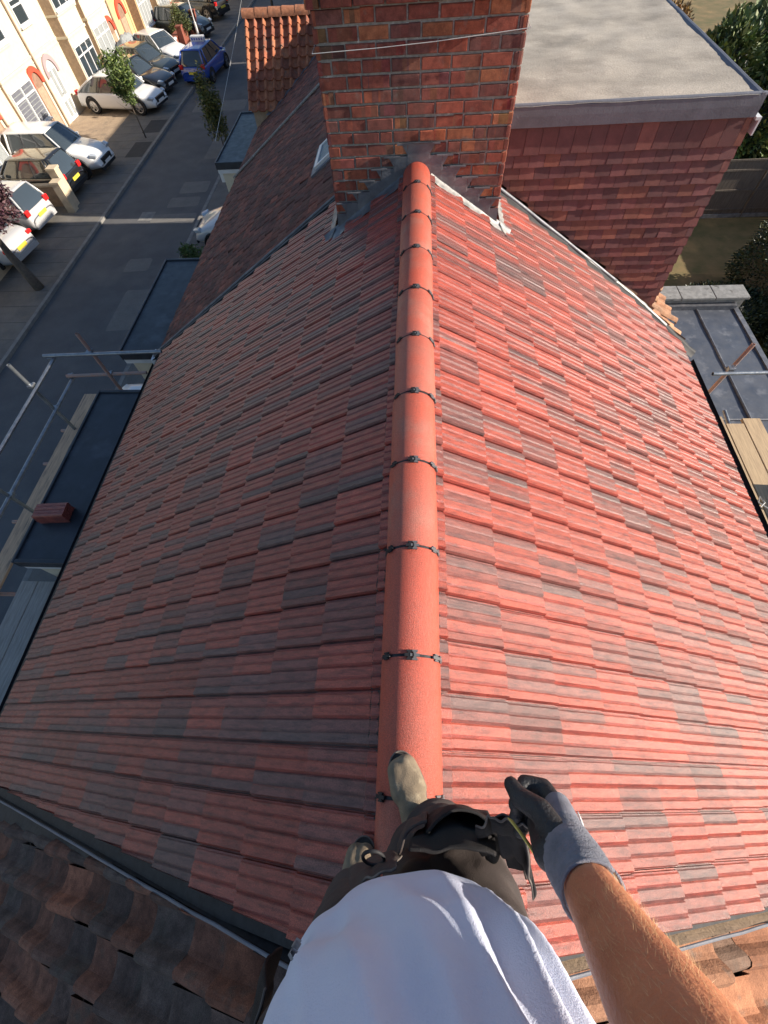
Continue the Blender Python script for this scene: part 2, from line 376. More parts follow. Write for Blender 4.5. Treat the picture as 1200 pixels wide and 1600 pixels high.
for k in range(len(YJ)):
    if YJ[k]<-.62: a=-.62
    else: a=YJ[k]
    b=(YJ[k+1] if k+1<len(YJ) else 4.285)
    if b>a: ridge_tile(a+.0055,b-.0055)
    if YJ[k]>-.6: ridge_clip(YJ[k])
ridge_tile(-.62,YJ[1]-.0055) if YJ[1]-.0055<-.5 else None
# combed filler strips either side of the ridge
mb=MB()
for side in (-1,1):
    y=YN
    while y<4.27:
        L_=.2; 
        for k in range(int(L_/.0075)):
            yy=y+k*.0075; e=.024*(1+.25*math.sin(yy*31.4*2))+rnd.uniform(-.002,.002)
            if rnd.random()<.06: continue
            s1=(.117/CP)+ (.014 if side>0 else .026)+e*.5
            p=[rp(side,.10,.035,yy),rp(side,s1,.0125+rnd.uniform(-.001,.002),yy),rp(side,s1,.0125,yy+.0058),rp(side,.10,.035,yy+.0058)]
            mb.add(p,[(0,1,2,3)])
        y+=L_
mb.build('ridge_comb_strip','plastic',H0)
# walls, soffits, fascia and gutters
def house_shell(H,y0,y1,walls='cheek',xf=-3.75,xr=3.5,gut=True):
    mb=MB(); zt=Z0-3.75/CP*SP+.0
    zf=Z0-abs(xf)*math.tan(PITCH)-.12; zrr=Z0-xr*math.tan(PITCH)-.12
    vs=[(xf,y0,G-.1),(xr,y0,G-.1),(xr,y0,zrr),(0,y0,Z0-.2),(xf,y0,zf)]; vs+=[(a,y1,c) for a,b,c in vs]
    mb.add(vs,[(0,1,2,3,4),(5,9,8,7,6),(1,6,7,2),(0,4,9,5)])
    mb.build('wall',walls,H)
house_shell(H0,-.58,4.93)
for side,S in ((-1,4.67),(1,4.36)):
    mb=MB(); p0=rp(side,S,-.0,0); x=p0[0]; z=p0[2]
    n=9; rows=[]
    for y in (YN,4.95 if side<0 else 4.72):
        rows.append([(x+side*(.028-.036*math.cos(t)),y,z-.05-.045*math.sin(t)) for t in np.linspace(0,math.pi,n)])
    mb.sheet(rows); mb.sheet([[(a,b,c-.003) for a,b,c in r] for r in rows])
    mb.box(min(x-side*.02,x-side*.05),max(x-side*.02,x-side*.05),YN,4.95,z-.22,z-.03)
    mb.build('gutter','plastic',H0)
# ---------------------------------------------------------------- near-side trough between new tiles and the older roof
for side in (-1,1):
    mb=MB(); S=5.2
    def yl(s,k): return YN+(.055*s if side<0 else 0)*1.0-k
    ss=np.linspace(0.0,S,30)
    mb.sheet([[rp(side,s,.012,yl(s,-.03)) for s in ss],[rp(side,s,-.055,yl(s,.002)) for s in ss],[rp(side,s,-.05,yl(s,.05 if side<0 else .03)) for s in ss],[rp(side,s,.0,yl(s,.075 if side<0 else .05)) for s in ss]][::(1 if side>0 else -1)])
    tr=mb.build('verge_trough','plastic' if side<0 else 'cheek',H0)
    mb=MB(); pts=[Vector(rp(side,s,.008,yl(s,.083 if side<0 else .056)))+Vector((0,rnd.gauss(0,.0015),rnd.gauss(0,.001))) for s in ss]
    mb.tube(pts,(.0065),8)
    mb.build('trough_edge_strip','fascia',H0)
# ---------------------------------------------------------------- older pantile roofs
OPROF=[(0,.014),(.06,.036),(.13,.054),(.21,.060),(.29,.053),(.36,.034),(.42,.010),(.5,.0),(.62,-.002),(.78,-.002),(.9,.0),(.96,.006),(1.0,.012)]
def oldcol(seed,pal):
    r=random.Random(seed); D={}
    def f(i,j,u):
        if (i,j) not in D:
            c=r.choice(pal); v=r.uniform(.7,1.25); D[(i,j)]=tuple(x*v for x in c)
        c=D[(i,j)]; k=1.0
        return c
    return f
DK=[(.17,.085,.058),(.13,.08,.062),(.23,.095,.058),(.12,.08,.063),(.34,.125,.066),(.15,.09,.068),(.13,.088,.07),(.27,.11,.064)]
LT=[(.46,.20,.10),(.42,.18,.09),(.36,.17,.09),(.30,.15,.085),(.40,.17,.085),(.24,.14,.09),(.33,.19,.11),(.20,.12,.08)]  # paler set for the sun-facing slope, light put into the tile colours
HN=thing('terraced_house',(0,-3.5,G),'nearest house with old mossy worn clay pantiles, along the bottom','house')
def lower(mb,dz):
    mb.v=[(x,y,z+dz) for x,y,z in mb.v]; return mb
def clipold(side):
    return lambda y,s:min(y,YN-.085+(.055*s if side<0 else .028))
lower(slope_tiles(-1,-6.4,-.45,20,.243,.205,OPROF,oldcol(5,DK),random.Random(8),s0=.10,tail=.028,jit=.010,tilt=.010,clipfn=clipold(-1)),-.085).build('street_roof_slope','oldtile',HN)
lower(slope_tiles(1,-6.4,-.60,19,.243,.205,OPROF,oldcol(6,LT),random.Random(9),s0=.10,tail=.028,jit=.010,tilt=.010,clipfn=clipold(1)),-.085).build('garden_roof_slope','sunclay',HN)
mb=MB()
for side in (-1,1):
    mb.add([rp(side,0,-.14,-6.4),rp(side,4.7,-.14,-6.4),rp(side,4.7,-.14,-.70),rp(side,0,-.14,-.70)],[(0,1,2,3)])
mb.build('roof_underlay','plastic',HN)
yy=-6.4
while yy<-.8:
    mb=MB(); e=min(yy+.44,-.70); pr=[(x,z-.0) for x,z in ridge_prof(.12,.11,14)]
    dz=rnd.gauss(0,.006)
    mb.sheet([[(x,yy,z+dz-.03) for x,z in pr],[(x,e,z+dz-.03) for x,z in pr]][::-1])
    mb.build('ridge_tile','oldtile',HN,smooth=True); yy+=.45
house_shell(HN,-6.4,-.72)
# ---------------------------------------------------------------- far-side neighbours
FLATC=[(.23,.068,.043),(.18,.058,.041),(.29,.085,.05),(.15,.054,.041),(.20,.075,.05)]
FPROF=[(0,.004),(.08,.010),(.5,.012),(.92,.010),(.97,.004),(1.0,.0)]
HF=thing('terraced_house',(0,7.6,G),'neighbouring house beyond the chimney, dark plain tiles and a flat-topped rear dormer','house')
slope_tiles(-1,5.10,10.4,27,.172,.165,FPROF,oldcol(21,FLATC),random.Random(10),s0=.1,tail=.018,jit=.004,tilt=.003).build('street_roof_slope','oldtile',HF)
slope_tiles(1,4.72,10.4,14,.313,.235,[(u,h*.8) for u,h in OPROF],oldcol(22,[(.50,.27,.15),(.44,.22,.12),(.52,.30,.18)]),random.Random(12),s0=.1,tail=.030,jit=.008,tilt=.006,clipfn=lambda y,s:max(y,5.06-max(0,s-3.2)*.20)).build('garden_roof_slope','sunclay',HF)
mb=MB()
for side in (-1,1):
    mb.add([rp(side,0,-.02,5.0),rp(side,4.6 if side<0 else 4.2,-.02,5.0),rp(side,4.6 if side<0 else 4.2,-.02,10.4),rp(side,0,-.02,10.4)],[(0,1,2,3)])
mb.build('roof_underlay','oldtile',HF)
house_shell(HF,4.95,10.4)
# party line: black trough with lead and mortar edges
mb=MB()
ssl=np.linspace(.9,4.72,34)
mb.sheet([[rp(-1,s,.02,4.965) for s in ssl],[rp(-1,s,-.015,5.0) for s in ssl],[rp(-1,s,-.01,5.04) for s in ssl],[rp(-1,s,.03,5.07) for s in ssl]][::-1])
mb.build('party_trough','plastic',HF)
mb=MB(); mb.tube([Vector(rp(-1,s,.034,5.075))+Vector((0,rnd.gauss(0,.003),0)) for s in ssl],.012,8)
mb.tube([Vector(rp(-1,s,.024,5.03))+Vector((0,rnd.gauss(0,.004),0)) for s in ssl],.006,6)
mb.build('trough_edge_strip','lead',HF)
ssr=np.linspace(.85,4.42,60)
yp=lambda s:-max(0,s-3.2)*.20
mb=MB(); mb.sheet([[rp(1,s,-.02,4.97+yp(s)) for s in ssr],[rp(1,s,-.02,4.99+yp(s)) for s in ssr],[rp(1,s,.035,5.01+yp(s)+.004*math.sin(s*9)) for s in ssr],[rp(1,s,.055+.006*math.sin(s*23),5.045+yp(s)) for s in ssr],[rp(1,s,.03,5.075+yp(s)) for s in ssr]])
mb.build('party_trough','plastic',HF,smooth=True)
mb=MB(); g=[]
for k in range(5):
    row=[]
    for s in ssr[int(len(ssr)*.30):int(len(ssr)*.84)]:
        wv=1+.5*mn.noise(Vector((s*7,k,3))); amt=max(0,min(1,(s-1.0)*.7))
        row.append(rp(1,s,.036+amt*.008+.016*math.sin(k/4*math.pi)*wv*amt+.01*amt*mn.noise(Vector((s*19,k*2,0))),5.015+yp(s)+(.004+.006*amt)*k*wv))
    g.append(row)
mb.sheet(g); mb.build('mortar_fillet','leadsun',HF,smooth=True)
mb=MB(); mb.tube([Vector(rp(1,s,.045,5.035+yp(s)))+Vector((0,.004*math.sin(s*11),0)) for s in ssr[:34]],.021,10); mb.build('verge_roll','lead',HF,smooth=True)
# roof window in the dark slope
def on_slope(side,s,n,y): return Vector(rp(side,s,n,y))
RW=MB(); s0_,s1_,ya,yb=1.12,1.50,6.32,6.95
def slopebox(mb,side,sa,sb,y0,y1,n0,n1):
    vs=[rp(side,s,n,y) for s in (sa,sb) for y in (y0,y1) for n in (n0,n1)]
    mb.add(vs,[(0,1,3,2),(4,6,7,5),(0,4,5,1),(2,3,7,6),(0,2,6,4),(1,5,7,3)])
slopebox(RW,-1,s0_-.07,s1_+.07,ya-.07,yb+.07,0,.045)
fr=RW.build('roof_window','fascia',HF)
RW=MB(); 
for a in ((s0_,s0_+.05,ya,yb),(s1_-.05,s1_,ya,yb),(s0_+.05,s1_-.05,ya,ya+.05),(s0_+.05,s1_-.05,yb-.05,yb)): slopebox(RW,-1,*a,.045,.075)
RW.build('frame','white',fr)
RW=MB(); slopebox(RW,-1,s0_+.05,s1_-.05,ya+.05,yb-.05,.045,.06); RW.build('pane','curtain',fr)
# rear dormer
XD0,XD1,YD0,YD1=.86,3.03,5.14,10.3
dm=MB(); dm.box(XD0-.3,XD1-.02,YD0+.02,YD1,-3.2,.0)
DO=dm.build('dormer','porch',HF)
cmb=MB(); r5=random.Random(31)
def cladcol():
    v=r5.uniform(.8,1.15); c=r5.choice([(.19,.058,.050),(.16,.054,.050),(.20,.066,.052),(.145,.052,.050),(.25,.085,.055),(.18,.058,.054)]); return tuple(x*v for x in c)
z=-.10; row=0; gz=.101; W=.150
def cladface(fx,x0,x1,rows=24):
    row=0; z=-.10
    while row<rows:
        g=.215 if row==0 else gz
        za,zb=z,z-g; x=x0-(W*.5 if row%2 else 0)-W*.2
        while x<x1:
            xa=max(x+.0016,x0); xb=min(x+W-.0016,x1)
            if xb-xa>.01:
                j=r5.gauss(0,.0015); o=r5.gauss(0,.0012); c=cladcol()
                if zb < Z0-xb*math.tan(PITCH)-.35 and fx=='y': pass
                p=[(xa,.004,za+.01),(xb,.004,za+.01),(xb,.026+o,zb+j),(xa,.026+o+r5.gauss(0,.0015),zb+j+r5.gauss(0,.0015)),(xa,.004,zb+j),(xb,.004,zb+j)]
                if fx=='y': vs=[(a,YD0-b,c_) for a,b,c_ in p]; fs=[(0,3,2,1),(3,4,5,2),(0,4,3),(1,2,5)]
                else: vs=[(XD1+b,a,c_) for a,b,c_ in p]; fs=[(0,1,2,3),(3,2,5,4),(0,3,4),(1,5,2)]
                mb_.add(vs,[f[::-1] for f in fs],c)
            x+=W
        z=zb; row+=1
mb_=cmb; cladface('y',XD0-.1,XD1+.012); cladface('x',YD0-.012,YD1,21)
cmb.build('hanging_tile_cladding','clad',DO)
mb=MB(); # roof deck with slightly uneven surface
nx,ny=40,90; g=[]
XR1=XD1-.06
for i in range(nx+1):
    g.append([(XD0-.25+(XR1-XD0+.25)*i/nx,YD0-.045+(YD1-YD0)*j/ny,.055+.010*mn.noise(Vector((i*.22,j*.16,0)))+.004*mn.noise(Vector((i*.9,j*.8,3)))) for j in range(ny+1)])
mb.sheet(g); mb.build('flat_roof','dormroof',DO,smooth=True)
mb=MB(); # edge trims with rounded top
def trim(pts_in,nrm):
    rows=[]
    for (off,z) in ((-.06,.05),(-.03,.066),(-.008,.070),(.006,.064),(.011,.05),(.013,-.02),(.010,-.10),(-.01,-.104)):
        rows.append([tuple(Vector(p)+Vector(nrm)*off+Vector((0,0,z+.002*mn.noise(Vector(p)*3)))) for p in pts_in])
    mb.sheet(rows[::-1] if nrm[0] else rows)
trim([(XD0-.2+ (XD1-XD0+.2)*k/30,YD0-.03,0) for k in range(31)],(0,-1,0))
trim([(XD1-.03,YD0-.03+(YD1-YD0)*k/50,0) for k in range(51)],(1,0,0))
mb.box(XD1-.05,XD1-.018,YD0-.041,YD0-.02,-.10,.066)
mb.build('edge_trim','fascia',DO,smooth=False)
mb=MB(); mb.box(XD1+.028,XD1+.06,YD0-.02,YD1,-.13,-.108); mb.box(XD1+.06,XD1+.075,YD0-.02,YD1,-.24,-.108)
mb.build('soffit_board','white',DO)
# dead debris on dormer roof
# ---------------------------------------------------------------- chimney
CX0,CX1,CY0,CY1=-.735,.735,4.30,5.75
ch=MB(); ch.box(CX0+.012,CX1-.012,CY0+.012,CY1-.012,-3.0,2.2)
CH=ch.build('chimney_stack','mortar',H0)
bm_=MB(); br=random.Random(77)
BC=[(.34,.085,.05),(.30,.078,.052),(.40,.105,.052),(.24,.072,.052),(.19,.072,.058),(.44,.155,.070),(.29,.085,.060),(.21,.078,.062),(.37,.095,.056)]
def brickbox(p0,ux,L_,nrm,z,h,prot=0):
    """brick face from point p0 along ux, length L_, outward nrm, with vertical kiss marks"""
    ux=Vector(ux);nrm=Vector(nrm);p0=Vector(p0)
    base=br.choice(BC); nb=br.choice([1,1,2,3,3,4]) if L_>.15 else br.choice([1,2])
    cuts=[0]+sorted(br.uniform(.15,.85) for _ in range(nb-1))+[1]
    o=prot+br.gauss(0,.0015); ch_=.005
    tl=br.gauss(0,.0015)
    alt=br.choice(BC)
    for k in range(nb):
        c=base if k%2==0 else tuple((a+b)*.5*br.uniform(.7,1.1) for a,b in zip(base,alt))
        v=br.uniform(.85,1.12); c=tuple(x*v for x in c)
        a0,a1=cuts[k]*L_,cuts[k+1]*L_
        ca=ch_ if k==0 else 0; cb=ch_ if k==nb-1 else 0
        def P(a,zz,n_): return p0+ux*a+Vector((0,0,zz))+nrm*(n_)
        zt,zb=z+h+tl*(1 if a0<L_/2 else -1),z
        vs=[P(a0+ca,zb+ch_,o+.011),P(a1-cb,zb+ch_,o+.011),P(a1-cb,zt-ch_,o+.011),P(a0+ca,zt-ch_,o+.011),P(a0,zb,o),P(a1,zb,o),P(a1,zt,o),P(a0,zt,o),P(a0,zb,-.02),P(a1,zb,-.02),P(a1,zt,-.02),P(a0,zt,-.02)]
        bm_.add(vs,[(0,1,2,3),(4,5,1,0),(3,2,6,7),(4,0,3,7),(1,5,6,2),(8,9,5,4),(7,6,10,11),(8,4,7,11),(9,10,6,5)],c)
PITZ=.0822; row=0; z=-.208-PITZ*14
while z<2.2:
    prot=0
    if z>.80: prot=.028
    if z>.88: prot=.056
    if z>1.5: prot=.085
    for (p0,ux,n_,Lw) in (((CX0,CY0+.012,0),(1,0,0),(0,-1,0),CX1-CX0),((CX1-.012,CY0,0),(0,1,0),(1,0,0),CY1-CY0),((CX0+.012,CY1,0),(0,-1,0),(-1,0,0),CY1-CY0)):
        a=-prot; end=Lw+prot
        first=(.108 if row%2 else .218)
        while a<end-.005:
            L_=min(first+br.gauss(0,.003),end-a)
            if end-(a+L_)<.05: L_=end-a
            brickbox(Vector(p0)+Vector(ux)*a,ux,L_-(.0 if a+L_>end-.01 else .011+br.gauss(0,.0015)),n_,z+br.gauss(0,.0008),PITZ-.0125+br.gauss(0,.001),prot)
            a+=L_; first=.218 if br.random()<.85 else .108
    z+=PITZ; row+=1
bm_.build('brickwork','brick',CH)
# stepped lead flashing on the near face
fl=MB(); yq=CY0-.0135; Nst=9
ztop=.115
def ledge(side):
    P=[]; w_=.10 if side>0 else .08; z=ztop
    P.append((side*w_,z))
    while True:
        P.append((side*(w_-.045),z-PITZ*.86)); z-=PITZ
        if z<-.40: break
        w_+=.098 if side<0 else .095
        if w_>CX1: w_=CX1
        P.append((side*w_,z+PITZ*.10)); P.append((side*w_,z))
        if w_>=CX1-.01: break
    P.append((side*CX1,z)); P.append((side*(CX1+.001),Z0-CX1*math.tan(PITCH)-.01))
    return P
rt=ledge(1); lf=ledge(-1)
def ztile(x): return Z0-abs(x)*math.tan(PITCH)+.018
# triangulate as vertical strips between ledge outline and tile surface
def lead_strip(P,side):
    g0=[];g1=[]
    xs=np.linspace(0,CX1,90)
    # outline height at x: max z of ledge with |x|<=w
    def top(x):
        z=ztop; w_=.10 if side>0 else .08
        while x>w_ and z>-.45: w_+=.112; z-=PITZ
        fr=(w_-x)/.112
        sl=.04
        return z
    for x in xs:
        zt=max(top(x),ztile(x)-.0)
        # slanted undercut: cell is one course high; cut back at its outer end
        g1.append((side*x,yq-.001*math.sin(x*20),zt)); g0.append((side*x,yq-.004,ztile(x)-.02))
    fl.sheet([g0,g1] if side>0 else [g1,g0])
    # slanting points that hang in each step
    z=ztop; w_=.10 if side>0 else .08
    while w_<CX1-.02:
        z2=z-PITZ; 
        fl.add([(side*w_,yq-.002,z-.004),(side*(w_+.046),yq-.002,z-.004),(side*w_,yq-.002,z2+.006)],[(0,2,1) if side>0 else (0,1,2)])
        fl.box(min(side*(w_-.05),side*(w_+.085)),max(side*(w_-.05),side*(w_+.085)),yq-.009,yq+.006,z-.007,z+.003)
        w_+=.112; z-=PITZ
    fl.tube([(-.112,yq-.005,ztop+.004),(0,yq-.007,ztop+.006),(.122,yq-.005,ztop+.004)],.0055,8)
lead_strip(rt,1); lead_strip(lf,-1)
fl.build('stepped_flashing','lead',CH)
for side,mt,wd in ((-1,'lead',.13),(1,'leadsun',.075)):
    ap=MB(); g=[]
    xs=np.linspace(.10,.86,50)
    for k in range(4):
        row=[]
        for x in xs:
            saw=.018*((x*CP/.27)%1)
            dy=[-.005,-.02,-.055-saw*.5,-(wd+saw*.6)][k]; nn=[.055,.034,.028,.02][k]
            s=x/CP; row.append(rp(side,s,nn+.003*math.sin(x*60)*(k>1),CY0+dy+.004*mn.noise(Vector((x*13,k,0)))))
        g.append(row)
    ap.sheet(g if side<0 else g[::-1]); 
    # tail that turns up the chimney's flank
    g=[]
    for k in range(5):
        row=[]
        for y in np.linspace(CY0-(.0,.03,.08,.12,.13)[k],CY0+.55,30):
            xx=[CX1+.004,CX1+.015,CX1+.05,CX1+.085,CX1+.09+.006*math.sin(y*60)][k]; nn=[.055,.045,.034,.03,.018][k]
            row.append(rp(side,xx/CP,nn+.004*math.sin(y*65)*(k>1),y))
        g.append(row)
    ap.sheet(g if side>0 else g[::-1]); ap.build('apron_flashing',mt,CH,smooth=True)
# string tied round the stack
mb=MB(); z_=.69
pts=[(CX0-.02,CY0-.022,.655),(-.3,CY0-.024,.664),(0.1,CY0-.024,.678),(.5,CY0-.024,.70),(CX1+.018,CY0-.022,.715),(CX1+.024,CY1+.02,.73),(CX0-.022,CY1+.02,.70),(CX0-.02,CY0-.022,.655)]
mb.tube(pts,.0022,6); tag(mb.build('string','wire'),'thin pale string stretched round the brick chimney stack','string')
# ---------------------------------------------------------------- third house with cross gable, further row
HG=thing('terraced_house',(0,13.4,G),'house with the orange pantiled cross gable, part sunlit, jutting left of the chimney','house')
slope_tiles(-1,10.42,18.2,27,.172,.165,FPROF,oldcol(23,FLATC),random.Random(13),s0=.1,tail=.018,jit=.004,tilt=.003).build('street_roof_slope','oldtile',HG)
mb=MB(); mb.add([rp(1,0,0,10.42),rp(1,4.2,0,10.42),rp(1,4.2,0,18.2),rp(1,0,0,18.2)],[(0,1,2,3)]); mb.add([rp(-1,0,-.02,10.42),rp(-1,4.6,-.02,10.42),rp(-1,4.6,-.02,18.2),rp(-1,0,-.02,18.2)],[(0,1,2,3)])
mb.build('roof_underlay','oldtile',HG)
house_shell(HG,10.42,18.2)
GY,GZ,GP=14.25,-1.02,R(40); gx0,gx1=-3.93,-1.2
def gp(s,n,x,sd=-1): return (x,GY+sd*(s*math.cos(GP)+n*math.sin(GP)),GZ-s*math.sin(GP)+n*math.cos(GP))
gm=MB(); r6=random.Random(55); W2=.198
for sd in (-1,1):
    for i in range(9):
        sa=.03+i*.205; sb=sa+.205
        x=gx0
        while x<gx1:
            c=r6.choice([(.42,.14,.065),(.46,.17,.08),(.36,.115,.06),(.30,.10,.055)]); v=r6.uniform(.8,1.15); c=tuple(q*v for q in c)
            js=r6.gauss(0,.006); vs=[]
            for s_,n_ in ((max(0,sa-.02),.0),(sb+js,.03),(sb+js,0)):
                for u,h in OPROF: vs.append(gp(s_,n_+h*1.05*(1 if n_ or s_<sb else 1),x+u*W2,sd))
            nU=len(OPROF); o=len(gm.v); gm.v+=vs
            for rr in range(2):
                for u in range(nU-1):
                    q=[o+rr*nU+u,o+rr*nU+u+1,o+(rr+1)*nU+u+1,o+(rr+1)*nU+u]
                    gm.f.append(q if sd>0 else q[::-1]); gm.c.append(c); gm.mi.append(0)
            x+=W2
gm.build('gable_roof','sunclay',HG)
mb=MB()
x=gx0-.03
while x<gx1:
    pr=[(GY+yy,GZ+.03+zz+.1) for yy,zz in ridge_prof(.125,.12,12)]
    mb.sheet([[(x,a,b) for a,b in pr],[(x+.30,a,b-.012) for a,b in pr]]); mb.sheet([[(x,a,b) for a,b in pr],[(x,GY+(a-GY)*.8,b-.03) for a,b in pr]])
    x+=.305
mb.build('gable_ridge','sunclay',HG,smooth=True)
mb=MB(); yb_=GY-1.45; zb_=gp(1.86,-.03,0)[2]
mb.add([(gx0+.05,gp(1.86,0,0,-1)[1]+.1,zb_),(gx0+.05,gp(1.86,0,0,1)[1]-.1,zb_),(gx0+.05,GY,GZ-.05)],[(0,1,2)])
mb.box(gx0+.06,-2,GY-1.3,GY+1.3,G,zb_+.05)
mb.build('gable_wall','cheek',HG)
# valley lead where the gable meets the main slope
mb=MB(); rows=[[],[],[]]
for t in np.linspace(0,1,16):
    s=.1+1.85*t; y_,z_=gp(s,0,0)[1:]; x_=(z_-Z0-.03)/math.tan(PITCH)  # intersection with main slope
    for k,(dx,dn) in enumerate(((-.10,.03),(0,.015),(.13,.05))): rows[k].append((x_+dx+.01*mn.noise(Vector((t*9,k,0))),y_-dx*.3,z_+dn+dx*.3))
mb.sheet(rows[::-1]); mb.build('valley_lead','lead',HG)
mb=MB(); 
mb.tube([Vector(rp(-1,s,.05,10.42)) for s in np.linspace(.9,4.6,30)],.02,6); mb.build('party_mortar','mortar',HG)
# black sheeted bay roofs
def bayroof(H,y0,y1,x1=-4.72,xw=-4.62,z=-2.76):
    mb=MB(); mb.box(x1+.03,-3.72,y0,y1,z-.05,z)
    for a in ((x1,x1+.035,y0-.03,y1+.03),(x1+.035,-3.95,y0-.03,y0+.02),(x1+.035,-3.95,y1-.02,y1+.03)): mb.box(*a,z-.12,z+.022)
    o=mb.build('bay_roof','felt',H)
    bv=o.modifiers.new('b','BEVEL'); bv.width=.008; bv.segments=2
    mb=MB(); mb.box(xw,-3.75,y0+.02,y1-.02,G,z-.12); mb.build('bay_wall','render',H)
    mb=MB(); mb.box(x1+.02,-3.75,y0-.015,y1+.015,z-.20,z-.121); mb.build('bay_fascia','white',H)
bayroof(H0,1.74,4.46); bayroof(HF,5.32,7.85); bayroof(HG,11.75,14.6)
mb=MB(); mb.box(-4.75,-3.8,11.9,13.9,-3.2,-2.9); mb.build('bay_fascia','white',HG)
# white bargeboard corner by the party line at the street eaves
mb=MB(); mb.add([(-4.0,4.98,-2.62),(-4.02,5.25,-2.64),(-3.72,5.02,-2.66),(-4.0,4.98,-2.95),(-4.02,5.25,-2.95),(-3.72,5.02,-2.95)],[(0,1,2),(0,3,4,1),(0,2,5,3),(1,4,5,2)]); mb.build('bargeboard_end','white',HF)
# row beyond the alley and behind the camera
for k,(a,b,lab) in enumerate(((18.85,37.2,'long terraced block beyond the alley, mostly hidden behind the brick chimney'),(37.7,70,'farthest terraced block on the near side of the street'))):
    h=thing('terraced_house',(0,(a+b)/2,G),lab,'house')
    mb=MB(); 
    for side in (-1,1): mb.add([rp(side,0,0,a),rp(side,4.6 if side<0 else 4.2,0,a),rp(side,4.6 if side<0 else 4.2,0,b),rp(side,0,0,b)],[(0,1,2,3)])
    mb.build('roof','oldtile',h); house_shell(h,a,b)
    mb=MB(); mb.box(-.7,.7,a+4,a+5,-1,1.6); mb.build('chimney_stack','brick',h)
# ---------------------------------------------------------------- scaffolding
def rod(mb,a,b,r=.0242,n=14): mb.tube([a,b],r,n)
def hollow_end(mb,p,d,r=.0242):
    pass
def clampset(root,p,ax=None):
    mb=MB(); p=Vector(p)
    mb.obox(p,(.034,0,0),(0,.034,0),(0,0,.024)); mb.obox(p+Vector((.03,.01,.012)),(.016,0,0),(0,.04,0),(0,0,.014)); mb.obox(p+Vector((-.01,.035,-.01)),(.036,0,0),(0,.01,0),(0,0,.01))
    mb.tube([p+Vector((.045,.02,-.03)),p+Vector((.045,.02,.045))],.007,8)
    o=mb.build('clamp','steel',root); b=o.modifiers.new('b','BEVEL'); b.width=.005; return o
def tubeobj(root,a,b,m_='steel',name='scaffold_tube',r=.0242):
    a=Vector(a);b=Vector(b); mb=MB(); n=16
    d=(b-a).normalized(); mb.tube([a,b],r,n,cap=False); mb.tube([a,b],r*.84,n,cap=False)
    ref=Vector((0,0,1)) if abs(d.z)<.9 else Vector((1,0,0)); A=(ref-d*ref.dot(d)).normalized();B=d.cross(A)
    for p in (a,b):
        o=len(mb.v)
        for rr in (r,r*.84):
            for k in range(n):
                t=2*math.pi*k/n; mb.v.append(tuple(p+A*rr*math.cos(t)+B*rr*math.sin(t)))
        for k in range(n): q=(k+1)%n; mb.f.append([o+k,o+q,o+n+q,o+n+k]); mb.c.append((1,1,1)); mb.mi.append(0)
    o=mb.build(name,m_,root,smooth=True); smooth_angle(o,50); return o
SL=thing('scaffold',(-5.2,2.5,G),'galvanised tube scaffold guard rails over the road side of the new roof','scaffold')
# top rail runs at x -5.16, lower rail below it
zt_,zl_=-2.3,-2.75
tubeobj(SL,(-5.16,4.66,zt_),(-5.05,-1.5,zt_)); tubeobj(SL,(-5.24,4.78,zl_),(-5.12,-1.5,zl_))
tubeobj(SL,(-5.28,4.66,zt_+.05),(-3.55,4.72,zt_+.05)); tubeobj(SL,(-5.3,4.74,zl_+.05),(-4.05,4.8,zl_+.05),'rust')
for (x,y,zt,bl) in ((-5.28,4.12,-1.93,'steel'),(-5.22,2.62,-1.95,'steel')): tubeobj(SL,(x,y,G),(x+.02,y,zt),bl,'standard')
tubeobj(SL,(-4.62,4.74,-4.4),(-4.6,4.74,-1.95),'rust','standard')
tubeobj(SL,(-5.26,-.9,G),(-5.24,-.9,-1.9),'steel','standard')
for p in ((-5.2,4.66,zt_+.01),(-5.25,4.12,zt_),(-5.26,4.14,zl_),(-5.27,4.76,zl_+.03),(-5.19,2.62,zt_),(-5.2,2.64,zl_),(-4.62,4.72,zt_+.05),(-4.62,4.77,zl_+.06)): clampset(SL,p)
for (y,z) in ((3.55,-3.33),(2.55,-3.33),(1.5,-3.33),(.9,-3.33),(4.2,-3.33)): tubeobj(SL,(-5.62,y,z),(-4.0,y+.02,z),'rust','putlog')
tubeobj(SL,(-6.2,1.55,-2.95),(-5.15,1.58,-2.95)); tubeobj(SL,(-6.2,1.28,-2.95),(-5.15,1.30,-2.95))
def board(name,m_,x0,x1,y0,y1,z0,z1,label,group,cat='board',skew=0):
    mb=MB(); n=16
    for k in range(n):
        ya,yb=y0+(y1-y0)*k/n,y0+(y1-y0)*(k+1)/n
    g=[]
    prof=[(x0+.004,z0),(x0,z0+.006),(x0,z1-.006),(x0+.006,z1),(x1-.006,z1),(x1,z1-.006),(x1,z0+.006),(x1-.004,z0)]
    for k in range(n+1):
        y=y0+(y1-y0)*k/n; dx=skew*k/n+.003*mn.noise(Vector((y*2,x0,0))); dz=.003*mn.noise(Vector((y*1.5,x0*3,1)))
        g.append([(x+dx,y,z+dz) for x,z in prof]+[(prof[0][0]+dx,y,prof[0][1]+dz)])
    mb.sheet(g); o=len(mb.v); mb.v+=g[0][:-1]+g[-1][:-1]
    for f in (list(range(8)),list(range(8,16))[::-1]): mb.f.append([o+i for i in f]); mb.c.append((1,1,1)); mb.mi.append(0)
    return tag(mb.build(name,m_),label,cat,group)
board('toe_board','board',-5.415,-5.19,-1.5,4.86,-3.23,-3.19,'long brown scaffold board beside the black rubber bay roof','scaffold boards on the road side')
